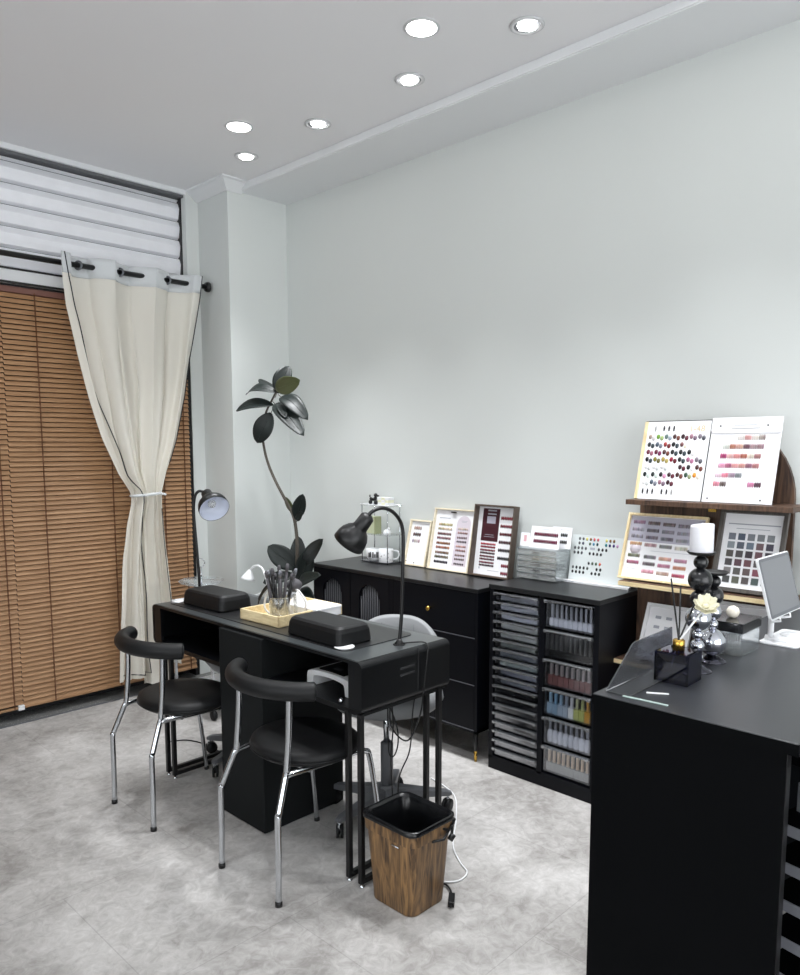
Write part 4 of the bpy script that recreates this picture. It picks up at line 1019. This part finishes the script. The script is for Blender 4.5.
B().box((-.09, .240, .006), (-.045, .2415, .0064)).box((-.088, .228, .006), (-.078, .2292, .0064)).build('printed_line', 'print', t)

t = board_root('swatch_board', 'wide pale wood framed board with many nail rows, middle left of the shelf', 'board', BX-.006, 1.351, .915, 2.928, 1.178)
frame(t, .330, .275, .009, .018, 'pine')
B().box((-.156, .160, .004), (.156, .264, .0046)).build('grey_panel', 'greycard', t)
g = B().lathe([(0, .0047), (.024, .0047), (.024, .0051), (0, .0051)], (-.115, .130, 0), 20); g.build('pink_spot', 'lilac', t)
cgs = [[(140, 110, 130), (120, 104, 104), (104, 92, 92), (130, 126, 134)], [(150, 146, 156), (96, 92, 100), (130, 126, 134), (140, 140, 150)], [(140, 138, 148), (110, 102, 112), (112, 106, 116), (150, 150, 156)], [(206, 160, 120), (190, 150, 158), (130, 130, 130), (206, 206, 190)],
       [(120, 124, 104), (120, 116, 124), (206, 156, 136), (196, 140, 164)], [(166, 96, 120), (104, 90, 98), (196, 130, 150), (214, 150, 120)], [None, (214, 150, 168), (180, 150, 138), (176, 76, 98)]]
vv = [.240, .210, .181, .150, .101, .073, .042]
for r_, cs_ in enumerate(cgs):
    for i, c in enumerate(cs_):
        if c: strip(t, -.117+i*.0635+(.006 if r_ > 3 and i else 0), vv[r_]-.002*i, 7, .0046, jit(c, 7, 20), .0042, .0088, .0074, 'swatch_row')
B().box((-.14, .045, .0042), (-.10, .0465, .0045)).box((-.14, .125, .0052), (-.09, .1262, .0056)).box((-.05, .124, .0042), (.11, .1252, .0045)).build('printed_line', 'print', t)

t = board_root('swatch_display', 'grey wood framed sheet of square swatches, middle right of the shelf', 'frame', BX-.004, 1.02, .915, 2.935, 1.214)
frame(t, .240, .312, .015, .020, 'charwood')
B().box((-.09, .256, .004), (.095, .260, .0045)).box((-.06, .240, .004), (.06, .242, .0045)).build('printed_line', 'print', t)
sq = [[(112, 116, 126), (74, 84, 100), (116, 120, 126), (116, 120, 124), (124, 128, 132)], [(136, 144, 150), (86, 92, 104), (104, 116, 130), (110, 88, 92), (66, 62, 76)], [(84, 80, 76), (74, 70, 72), (60, 50, 58), (104, 72, 80), (58, 54, 62)],
      [(72, 68, 70), (92, 66, 76), (110, 74, 80), (90, 84, 84), (60, 60, 60)], [(130, 126, 126), (90, 88, 86), (96, 82, 82), (130, 76, 88), (80, 80, 84)], [(74, 76, 76), (96, 98, 86), (86, 80, 80), (76, 88, 86), (90, 90, 92)]]
for r_ in range(6):
    for c_ in range(5):
        u, v = -.070+c_*.0345, .210-r_*.0325
        B().box((u-.0125, v-.0125, .004), (u+.0125, v+.0125, .0062)).build('square_swatch', colmat(sq[r_][c_], .35, 'swatch'), t)
t = board_root('framed_document', 'white frame with a small printed sheet, lowest left on the shelf', 'frame', 2.86, 1.335, .591, 2.95, .80)
frame(t, .20, .235, .014, .014, 'white')
for (u, v) in ((-.045, .18), (-.045, .14), (-.045, .10), (.0, .18), (.0, .14)): B().box((u-.012, v-.006, .004), (u+.012, v+.006, .0045)).build('printed_mark', 'print', t)
t = board_root('framed_document', 'wide white frame behind the marble box on the lowest ledge', 'frame', 2.87, 1.06, .591, 2.965, .855)
frame(t, .25, .278, .012, .014, 'white')
B().box((-.10, .03, .004), (.10, .235, .0045)).build('inner_mount', 'greycard', t)
B().box((-.092, .038, .0045), (.092, .227, .005)).build('sheet', 'paper', t)

# ------------------------------------------------------------------ counter
KZ = .95
KX0, KX1, KY0, KY1 = 1.358, 2.76, .384, .775
kt = thing('reception_counter', 'tall matte black counter at the right', 'counter', (1.9, .58, 0))
KO = (1.9, .58, 0)
def kp(name, b, m, **k): return W(b, KO).build(name, m, kt, **k)
kp('countertop', B().box((KX0, KY0, KZ-.022), (KX1, KY1, KZ)), mat('counter_laminate', rgb(44, 46, 50), .34, noise=.06, nscale=10, spec=.6), bev=.0015)
kp('edge_band', B().box((KX0-.0012, KY0-.001, KZ-.0225), (KX0+.0005, KY1+.001, KZ-.0015)).box((KX0-.001, KY0-.0012, KZ-.0225), (KX1, KY0+.0005, KZ-.0015)), 'black_matte')
kp('front_panel', B().box((KX0+.004, KY0+.018, 0), (KX0+.022, KY1-.001, KZ-.022)), 'black_matte')
kp('side_panel', B().box((KX0+.022, KY1-.018, 0), (KX1, KY1-.001, KZ-.022)).box((KX1-.02, KY0+.018, 0), (KX1, KY1-.018, KZ-.022)), 'black_matte')
kp('edge_strip', B().box((KX0+.002, KY0+.0165, 0), (KX0+.022, KY0+.018, KZ-.022)), 'black_metal')
rkx = thing('tray_rack', 'dark rack with grey tray edges just right of the counter', 'rack', (1.66, .315, 0), -.22)
for z in (.131, .206, .281, .356, .431, .506, .581, .656, .731):
    tr_ = B().box((-.186, -.14, z-.010), (.17, .128, z-.006)).build('tray', 'black_matte', rkx)
    B().box((-.192, -.14, z-.012), (-.186, .128, z+.009)).build('tray_edge', 'wire_grey', tr_, bev=.002)
for (x, y) in ((-.18, -.14), (.16, -.14), (.16, .12)): B().box((x-.01, y-.01, 0), (x+.01, y+.01, .88)).build('post', 'black_metal', rkx)
B().box((-.19, -.15, .86), (.17, .13, .88)).build('rack_top', 'black_matte', rkx)
B().box((-.192, -.10, .775), (-.186, .062, .83)).build('label_holder', 'grey_metal', rkx)
# smoked acrylic stand
st = thing('acrylic_stand', 'smoked clear L shaped acrylic stand at the counter corner', 'stand', (1.49, .758, KZ))
B().box((-.105, -.050, 0), (.20, 0, .003)).build('base_plate', 'smoke', st, bev=.0008)
g = B(); a0, b0 = -.105, .125
b0 = .20; pl = [(a0, 0), (b0, 0), (b0, .082), (.022, .080), (.008, .077), (-.001, .070)]
g.prism(pl, lambda u, v, h: (u, v*.05+h, .002+v*.99), 0, .003).build('leaning_plate', 'smoke', st)
B().tube([(a0, .001, .003), (b0, .001, .003)], .0014, 6).build('bend', 'rail', st)
for (x, y, a, L, lab) in ((onz(650, 692, KZ).x, onz(661, 692, KZ).y, -1.02, .022, 'short pale file beside the blue glass bottle'), (onz(645, 701, KZ).x, onz(645, 701, KZ).y, -1.50, .046, 'long pale green file along the counter front edge')):
    t = thing('nail_file', lab, 'nail file', (x, y, KZ), a); B().box((-L, -.003, 0), (L, .003, .002)).build('file_strip', mat('file_green', rgb(176, 196, 190), .5) if L > .03 else 'white', t, bev=.0006)
# reed diffuser
df = thing('reed_diffuser', 'dark blue square glass diffuser bottle with brass collar', 'diffuser', (1.565, .690, KZ), .02)
g = B(); w_ = .037; h_ = .066; t_ = .005
g.box((-w_, -w_, 0), (w_, w_, .009)).box((-w_, -w_, h_-.005), (w_, w_, h_)).box((-w_, -w_, 0), (-w_+t_, w_, h_)).box((w_-t_, -w_, 0), (w_, w_, h_)).box((-w_, -w_, 0), (w_, -w_+t_, h_)).box((-w_, w_-t_, 0), (w_, w_, h_))
g.build('bottle_glass', 'blueglass', df, bev=.001)
B().box((-w_+.006, -w_+.006, .009), (w_-.006, w_-.006, .022)).build('scented_oil', mat('violet_oil', rgb(60, 58, 110), .1), df)
B().lathe([(.008, h_), (.0125, h_), (.0125, h_+.022), (.010, h_+.024), (.006, h_+.024)], n=24).build('collar', 'gold', df)
DT = KZ+h_+.02
for i, (a, b_, lab) in enumerate((((-.010, .018, .135), (.008, -.012, -.055), 'upright black reed in the diffuser'), ((.012, .006, .118), (-.010, .010, -.055), 'black reed leaning right in the diffuser'), ((.050, -.014, .088), (-.02, .0, -.055), 'black reed leaning farthest right towards the flower'))):
    t = thing('reed_stick', lab, 'reed', (1.565, .690, DT), 0, 'black reeds in the diffuser')
    B().tube([b_, (0, 0, 0), a], .0020, 8).build('reed', 'black_metal', t)
fl = thing('sola_flower', 'cream fabric flower on a white stick in the diffuser', 'flower', (1.565, .690, DT))
fc = Vector((.045, -.036, .072))
B().tube([(-.012, .008, -.05), (0, 0, 0), fc*.98], .0022, 8).build('flower_stem', 'white', fl)
FA = Vector((-.50, -.35, .79)).normalized(); FM = aim(FA)
for k in range(14):
    a = 2*PI*k/14; d = (FM @ Vector((math.cos(a), math.sin(a), .18+.45*(k % 2)))).normalized(); sd = d.cross(FA).normalized()
    g = B(); vs = []
    for i in range(5):
        q = i/4; wd = .0105*math.sin(PI*(q*.8+.12))
        for s_ in (-1, 0, 1): vs.append(fc+d*(.003+.024*q)+sd*wd*s_+FA*(.006*q*q-(.002 if s_ == 0 else 0)))
    g.add(vs, [(i*3+j, i*3+j+1, (i+1)*3+j+1, (i+1)*3+j) for i in range(4) for j in range(2)], True)
    o = g.build('petal', 'petal', fl); md = o.modifiers.new('s', 'SOLIDIFY'); md.thickness = .0012
B().ball(fc+Vector((0, 0, .003)), .009, 12, 8, (1, 1, .7)).build('flower_centre', 'petal', fl)
# candle holders
def holder(label, x, y, balls, plate_z, plate_r, base_r=.034):
    t = thing('candle_holder', label, 'candle holder', (x, y, KZ), 0, 'stacked ball candle holders')
    B().lathe([(0, 0), (base_r, 0), (base_r, .002), (base_r*.72, .008), (base_r*.3, .015), (.006, .019), (0, .019)], n=32).build('foot', mat('gunmetal', rgb(84, 84, 92), .12, 1) if 'gunmetal' not in bpy.data.materials else bpy.data.materials['gunmetal'], t)
    z = .016
    for (r_, m) in balls:
        B().ball((0, 0, z+r_*.94), r_, 28, 18).build('ball', m, t); z += r_*1.86
    B().lathe([(0, z), (.008, z), (plate_r*.8, z+.003), (plate_r, z+.009), (plate_r-.001, z+.0105), (plate_r*.8, z+.006), (0, z+.005)], n=36).build('drip_plate', 'black_metal', t)
    return z
bk = mat('black_gloss_ball', rgb(20, 21, 24), .25, spec=.6)
z1_ = holder('taller stacked ball candle holder, black above and mirrored below, with the candle', 1.662, .690, [(.014, 'mirror'), (.0155, 'mirror'), (.012, 'mirror'), (.028, 'mirror'), (.020, bk), (.0262, bk), (.0155, bk)], 0, .031)
z2_ = holder('shorter stacked ball candle holder behind, with an empty black plate', 1.762, .698, [(.032, 'mirror'), (.013, 'mirror'), (.019, 'mirror'), (.022, bk), (.0145, bk)], 0, .031)
cd = thing('pillar_candle', 'white pillar candle on the taller ball holder', 'candle', (1.662, .690, KZ+z1_+.006))
g = B(); prof = [(0, 0), (.0265, 0), (.0280, .002)]
g.lathe([(0, 0), (.0240, 0), (.0250, .002), (.0250, .060), (.0242, .0635), (.015, .0625), (0, .0615)], n=36)
for i, v in enumerate(g.v):
    if v[2] > .05: g.v[i] = (v[0], v[1], v[2]+(v[0]*.7-v[1]*.7)*.10)
g.build('wax_body', 'wax', cd)
B().tube([(0, 0, .058), (.001, 0, .068)], .0012, 6).build('wick', 'white', cd)
# acrylic box with marble lid
bx = thing('ribbed_acrylic_box', 'ribbed clear box with black marble lid and pearl knob', 'box', (1.895, .702, KZ))
w_, d_ = .045, .058; g = B()
g.box((-d_, -w_, 0), (d_, w_, .002)).box((-d_, -w_, 0), (-d_+.002, w_, .058)).box((d_-.002, -w_, 0), (d_, w_, .058)).box((-d_, -w_, 0), (d_, -w_+.002, .058)).box((-d_, w_-.002, 0), (d_, w_, .058))
g.build('box_body', 'clear', bx)
g = B()
for k in range(16): g.tube([(-d_-.0006, -w_+.004+k*.0055, .001), (-d_-.0006, -w_+.004+k*.0055, .055)], .0016, 6)
for k in range(0): pass
g.build('ribbing', 'frost', bx)
B().box((-d_-.003, -w_-.003, .058), (d_+.003, w_+.003, .082)).build('lid', 'marble', bx, bev=.001)
B().ball((-.0, -.0, .096), .0155, 22, 14).build('knob', 'pearl', bx)
# tablet on a stand
a0 = ony(771.5, 621, .640); a1 = ony(757.5, 559, .681)
top_r = Vector((a1.x+.150, a1.y-.004, a1.z+.0)); 
vdir = (a1-a0); Lh = vdir.length; vdir.normalize(); udir = (Vector((1, -.02, .02))); udir = (udir-vdir*udir.dot(vdir)).normalized(); wdir = udir.cross(vdir)
m = Matrix.Identity(4)
for i, a in enumerate((udir, vdir, wdir)):
    for j in range(3): m[j][i] = a[j]
m.translation = a0
tabt = thing('tablet', 'white edged tablet with a blank grey screen, propped at the right', 'tablet', mtx=m)
TWd = .212
B().prism(rrect(TWd, Lh, .009, 5, TWd/2, Lh/2), lambda u, v, h: (u, v, h), -.007, 0).build('body', 'white', tabt, bev=.001)
B().prism(rrect(TWd-.006, Lh-.006, .007, 5, TWd/2, Lh/2), lambda u, v, h: (u, v, h), 0, .0006).build('bezel', 'grey_metal', tabt)
B().box((.011, .011, .0006), (TWd-.011, Lh-.011, .0010)).build('screen', 'screen', tabt)
ts = thing('tablet_stand', 'white folding stand holding the tablet on the counter', 'stand', (2.105, .632, KZ))
B().prism(rrect(.19, .095, .014, 5), lambda u, v, h: (u, v, h), 0, .005).build('base_plate', 'white', ts, bev=.0012)
B().tube([(.052+.032*math.cos(2*PI*k/32)-.02, .032*math.sin(2*PI*k/32), .006) for k in range(32)], .002, 6, closed=True).build('ring', 'white', ts)
mid = a0+udir*.05+vdir*.03+wdir*-.010; mo = Vector((2.105, .632, KZ))
B().tube([(-.062, .028, .008), Vector(mid)-mo], .007, 10).tube([(-.062, -.012, .010), (-.062, .040, .010)], .008, 10).build('arm', 'white', ts)
pl0 = a0-mo
g = B()
for uu in (.03, .10): 
    q = pl0+udir*uu
    g.tube([q+wdir*-.012-vdir*.0, q+wdir*-.012-vdir*.006, q+wdir*.010-vdir*.006, q+wdir*.010+vdir*.003], .0028, 8)
g.tube([pl0+udir*.03+wdir*-.012-vdir*.002, pl0+udir*.10+wdir*-.012-vdir*.002], .004, 8)
g.build('lip', 'white', ts)

# ------------------------------------------------------------------ rubber plant
PL = (2.60, 3.425, 0)
pt = thing('rubber_plant', 'tall rubber plant with one bent stem beside the white pillar', 'plant', PL)
PV = Vector(PL)
def q(x, y, X=2.80): return onx(x, y, X-.2)-PV
B().lathe([(0, .0), (.10, 0), (.105, .01), (.135, .25), (.14, .26), (.132, .26), (.125, .235), (0, .235)], n=36, capb=False, capt=False).build('pot', 'white', pt)
B().lathe([(0, .236), (.124, .236)], n=24, capb=False, capt=False).build('potting_soil', 'soil', pt)
stem = [Vector((.0, .0, .2)), Vector((.01, .0, .45)), q(296, 600), q(297, 565), q(297, 540), q(294, 518), q(287, 503), q(275, 480), q(267, 460), q(263, 440), q(263, 424), q(267, 410), q(272, 400), q(277, 390)]
N_ = len(smooth_path(stem, 4))
B().tube(smooth_path(stem, 4), [.0115-.0068*i/N_ for i in range(N_)], 10).build('stem', 'stem', pt)
def leaf(base, tip, w, m='leaf', bow=.12, face=(-.62, -.62, .45), cup=.18, droop=0):
    w *= 1.28; base, tip = Vector(base), Vector(tip); ax = tip-base; L = ax.length; d = ax.normalized()
    f = Vector(face); f = (f-d*f.dot(d)).normalized(); s = d.cross(f)
    nu, nv = 14, 6; vs = []; fs = []
    for i in range(nu+1):
        t = i/nu; hw = w*.5*(math.sin(PI*min(1, t*.97+.015))**.62)*(1-.12*t) if t < 1 else .0006
        for j in range(-nv//2, nv//2+1):
            v = j/(nv/2)
            p = base+ax*t+s*hw*v+f*(L*bow*math.sin(PI*t)-cup*hw*(v*v)*-1) - Vector((0, 0, droop*t*t*L))
            vs.append(p)
    n = nv+1
    fs = [(i*n+j, i*n+j+1, (i+1)*n+j+1, (i+1)*n+j) for i in range(nu) for j in range(nv)]
    o = B().add(vs, fs, True).build('leaf', m, pt); md = o.modifiers.new('s', 'SOLIDIFY'); md.thickness = .0018; md.offset = 0
    rb = B().tube([base+ax*t+f*(L*bow*math.sin(PI*t)+.0012)-Vector((0, 0, droop*t*t*L)) for t in [k/10 for k in range(10)]], [.0016]*9+[.0006], 5).build('midrib', m, o)
    B().tube([base-d*.03, base+d*.01], .0022, 6).build('petiole', 'stem', o)
UPF = (-.35, -.35, .85); SIDE = (-.75, -.6, .1)
leaf(q(277, 393), q(289, 366, 2.86), .085, face=(-.5, -.7, .5), bow=.10)
leaf(q(276, 389, 2.74), q(300, 380, 2.72), .078, 'leaf_olive', face=(-.6, -.75, -.1), bow=.03)
leaf(q(276, 392), q(246, 395, 2.76), .066, face=(-.45, -.55, .7), bow=.16)
leaf(q(275, 390), q(259, 379, 2.84), .050, face=(-.4, -.5, .8), bow=-.05)
leaf(q(273, 405), q(236, 411, 2.70), .070, face=(-.45, -.6, .66), bow=.12)
leaf(q(271, 413), q(257, 443, 2.76), .092, face=(-.7, -.7, .12), bow=.08)
leaf(q(281, 397), q(308, 420, 2.80), .080, face=(-.6, -.5, .6), bow=.16)
leaf(q(275, 404), q(304, 436, 2.74), .088, face=(-.62, -.6, .5), bow=.10)
leaf(q(279, 404), q(286, 418, 2.72), .045, 'leaf', face=(-.6, -.6, .5), bow=.1)
leaf(q(296, 519), q(303, 494, 2.80), .062, 'leaf', face=(-.7, -.7, .1), bow=.03)
leaf(q(294, 514), q(285, 497, 2.84), .030, 'leaf_olive', face=(-.7, -.7, .1), bow=.03)
leaf(q(297, 521), q(302, 511, 2.80), .030, 'leaf', face=(-.6, -.6, .4), bow=.05)
leaf(q(296, 568), q(268, 546, 2.70), .100, face=(-.68, -.7, .25), bow=.05)
leaf(q(305, 564), q(323, 539, 2.74), .066, face=(-.7, -.6, .3), bow=.06)
leaf(q(299, 580), q(298, 536, 2.86), .080, face=(-.7, -.7, .1), bow=.04)
leaf(q(301, 582), q(311, 547, 2.80), .085, face=(-.7, -.6, .25), bow=.06)
leaf(q(295, 575), q(263, 583, 2.68), .060, face=(-.6, -.6, .5), bow=.12)
leaf(q(299, 590), q(321, 575, 2.72), .07, face=(-.6, -.6, .5), bow=.12)
leaf(q(299, 590), q(315, 606, 2.72), .07, face=(-.6, -.6, .5), bow=.12)
leaf(q(294, 590), q(276, 612, 2.74), .07, face=(-.6, -.6, .5), bow=.1)
leaf(q(297, 600), q(300, 628, 2.72), .08, face=(-.7, -.6, .3), bow=.1)

# ------------------------------------------------------------------ white side trolley behind the table and what stands on it
tr = thing('side_trolley', 'white side trolley behind the far end of the table', 'trolley', (2.27, 3.66, 0), .0)
for z in (.10, .34, .585): B().box((-.15, -.20, z), (.15, .20, z+.018)).build('shelf', 'white', tr, bev=.003)
for (x, y) in ((-.14, -.19), (.14, -.19), (-.14, .19), (.14, .19)):
    p_ = B().tube([(x, y, .055), (x, y, .604)], .009, 10).build('post', 'chrome', tr)
    B().tube([(x-.009, y, .027), (x+.009, y, .027)], .026, 16).build('caster_wheel', 'vinyl', p_)
TZ = .604
gt = thing('glass_tray_stand', 'clear glass tray with a ringed chrome post beside the far lamp', 'tray', (2.23, 3.72, TZ))
B().lathe([(0, .084), (.05, .084), (.11, .098), (.125, .112), (.122, .114), (.1, .104), (.04, .090), (0, .090)], n=36, capb=False, capt=False).build('dish', 'clear', gt)
B().lathe([(0, 0), (.05, 0), (.05, .004), (.008, .012), (.008, .084), (0, .084)], n=24).build('stand_foot', 'chrome', gt)
B().tube([(0, 0, .085), (0, 0, .19)], .006, 10).build('post', 'chrome', gt)
B().tube([(.7*.022*math.cos(2*PI*k/24), -.7*.022*math.cos(2*PI*k/24), .211+.022*math.sin(2*PI*k/24)) for k in range(24)], .003, 6, closed=True).build('ring', 'chrome', gt)
wl = thing('small_white_lamp', 'small white gooseneck lamp behind the wooden tray', 'lamp', (2.36, 3.52, TZ))
B().lathe([(0, 0), (.03, 0), (.03, .01), (.01, .014), (0, .014)], n=24).build('lamp_base', 'white', wl)
pk = [onx(266, 590, 2.40), onx(264, 572, 2.42), onx(259, 566, 2.44), onx(253, 567, 2.45), onx(250, 571, 2.45)]
wb = Vector((2.36, 3.52, TZ))
B().tube(smooth_path([(0, 0, .01)]+[p-wb for p in pk], 6), .0055, 10).build('gooseneck', 'white', wl)
hc = pk[-1]-wb
B().lathe([(.010, -.006), (.014, .0), (.034, .038), (.042, .050)], hc, 24, aim((-.28, .1, -.95)).to_4x4(), capb=True, capt=False).build('lamp_shade', 'white', wl).modifiers.new('s', 'SOLIDIFY').thickness = .0015
# ------------------------------------------------------------------ waste bin
bn = thing('waste_bin', 'woodgrain square waste bin with black liner under the table end', 'bin', (1.684, 1.607, 0))
def bring(w, d, z, r=.032): return [(u*1.09, v*1.07, z*1.035) for u, v in rrect(w, d, r, 6)]
g = B(); rings = [bring(.146, .166, .0, .03), bring(.152, .172, .004, .03), bring(.176, .204, .235)]
n = len(rings[0]); vs = [p for r_ in rings for p in r_]
fs = [(i*n+k, i*n+(k+1) % n, (i+1)*n+(k+1) % n, (i+1)*n+k) for i in range(2) for k in range(n)]+[tuple(range(n-1, -1, -1))]
g.add(vs, fs, True).build('bin_body', 'binwood', bn)
g = B(); rings = [bring(.184, .214, .232), bring(.190, .222, .276), bring(.186, .218, .280), bring(.180, .212, .276), bring(.172, .202, .236)]
vs = [p for r_ in rings for p in r_]
fs = [(i*n+k, i*n+(k+1) % n, (i+1)*n+(k+1) % n, (i+1)*n+k) for i in range(4) for k in range(n)]
g.add(vs, fs, True).build('rim_band', 'binwood', bn)
g = B(); random.seed(5); rings = []
for (w, d, z, jt) in ((.192, .224, .268, .0), (.193, .225, .280, .001), (.182, .214, .284, .001), (.166, .196, .27, .001), (.152, .180, .22, .003), (.135, .160, .12, .004), (.11, .13, .03, .004), (.05, .06, .02, .004)):
    rings.append([(u*1.10+random.uniform(-jt, jt), v*1.075+random.uniform(-jt, jt), z*1.035) for u, v in rrect(w, d, .032 if w > .1 else .02, 6)])
vs = [p for r_ in rings for p in r_]
fs = [(i*n+k, i*n+(k+1) % n, (i+1)*n+(k+1) % n, (i+1)*n+k) for i in range(len(rings)-1) for k in range(n)]+[tuple((len(rings)-1)*n+k for k in range(n))]
g.add(vs, fs, True).build('bin_liner', 'linerfilm', bn)
pc = Vector((.060, -.104, .262))
g = B().tube([(-.01, -.112, .235), (.03, -.125, .232), (.075, -.118, .262)], .0045, 8).tube([(.01, -.10, .278), (.055, -.122, .252)], .005, 8)
g.tube([(.055, -.128, .222), (.07, -.13, .236)], .010, 12).tube([(.083, -.112, .262), (.096, -.108, .272)], .009, 12).tube([(.064, -.128, .23), (.088, -.112, .266)], .0045, 8)
g.build('grip_clamp', 'black_metal', bn)
B().tube([(-.096, -.02, .226), (-.095, -.05, .224)], .003, 6).build('film_edge', 'chrome', bn)

# ------------------------------------------------------------------ cables
def cable(label, pts, r, m, n=8, grp=None):
    p0 = Vector(pts[0]); o = B().tube(smooth_path([Vector(p)-p0 for p in pts], 7), r, 8)
    t = thing('power_cable', label, 'cable', p0, 0, grp); o.build('lead', m, t); return t
c = cable('white cable curling over the bright floor right of the bin', [onz(431, 778, .004), onz(444, 786, .004), onz(455, 797, .004), onz(456, 820, .004), onz(453, 845, .004), onz(460, 862, .004), onz(467, 872, .004), onz(460, 880, .004), onz(447, 882, .004), onz(436, 880, .004)], .0030, 'white')
c = cable('short black lead ending in a plug beside the bin', [onz(438, 884, .006), onz(445, 884, .007), onz(450, 889, .010), onz(452, 895, .012)], .0032, 'black_metal')
P0 = onz(452, 895, .012); P1 = onz(451, 905, .012); O_ = Vector(c.location)
g = B(); d = (P1-P0).normalized(); s_ = Vector((-d.y, d.x, 0))
vs = [P0-O_+s_*a*.010+Vector((0, 0, b_*.009)) for a, b_ in ((-1, -1), (1, -1), (1, 1), (-1, 1))]+[P1-O_+s_*a*.010+Vector((0, 0, b_*.009)) for a, b_ in ((-1, -1), (1, -1), (1, 1), (-1, 1))]
g.add(vs, [(3, 2, 1, 0), (4, 5, 6, 7), (0, 1, 5, 4), (1, 2, 6, 5), (2, 3, 7, 6), (3, 0, 4, 7)]).tube([P1-O_, P1-O_+d*.012], .0035, 8); g.build('plug', 'black_metal', c, bev=.002)
cable('black lamp cable crossing the near table top and dropping off its end', [(1.868, 1.81, TZ1+.007), (1.90, 1.80, TZ1+.006), (1.93, 1.77, TZ1+.007), (1.925, 1.742, TZ1-.004), (1.91, 1.735, .70), (1.895, 1.736, .60), (1.88, 1.74, .52), (1.84, 1.76, .44), (1.79, 1.79, .50), (1.80, 1.80, .60)], .0028, 'black_metal')
g6 = 'black cables hanging under the near end of the table'
cable('black cable hanging in a loop under the table end', [(1.78, 1.795, .60), (1.785, 1.80, .50), (1.79, 1.80, .40), (1.81, 1.795, .385), (1.825, 1.79, .43), (1.815, 1.79, .50), (1.80, 1.83, .60)], .0026, 'black_metal', grp=g6)
cable('black cable hanging straight down behind the bin', [(1.80, 1.80, .60), (1.806, 1.795, .5), (1.80, 1.80, .38), (1.803, 1.795, .2), (1.80, 1.79, .01)], .0026, 'black_metal', grp=g6)
cable('black cable slanting down to the bin from the far table leg', [(1.95, 1.82, .60), (1.93, 1.82, .5), (1.925, 1.83, .36), (1.87, 1.83, .27), (1.86, 1.82, .12), (1.86, 1.80, .01)], .0026, 'black_metal', grp=g6)
cable('thin black cable on the floor behind the left chair', [onz(168, 742, .004), onz(186, 740, .004), onz(205, 744, .004), onz(222, 752, .004), (1.99, 2.85, .004)], .003, 'black_metal')

# ------------------------------------------------------------------ light
w = bpy.data.worlds.new('sky'); S.world = w; w.use_nodes = True
bg = w.node_tree.nodes['Background']; bg.inputs[0].default_value = (.95, .975, 1.0, 1); bg.inputs[1].default_value = 4.6
S.view_settings.view_transform = 'Standard'; S.view_settings.look = 'None'; S.view_settings.gamma = 1; S.view_settings.use_curve_mapping = False
S.view_settings.exposure = -.28
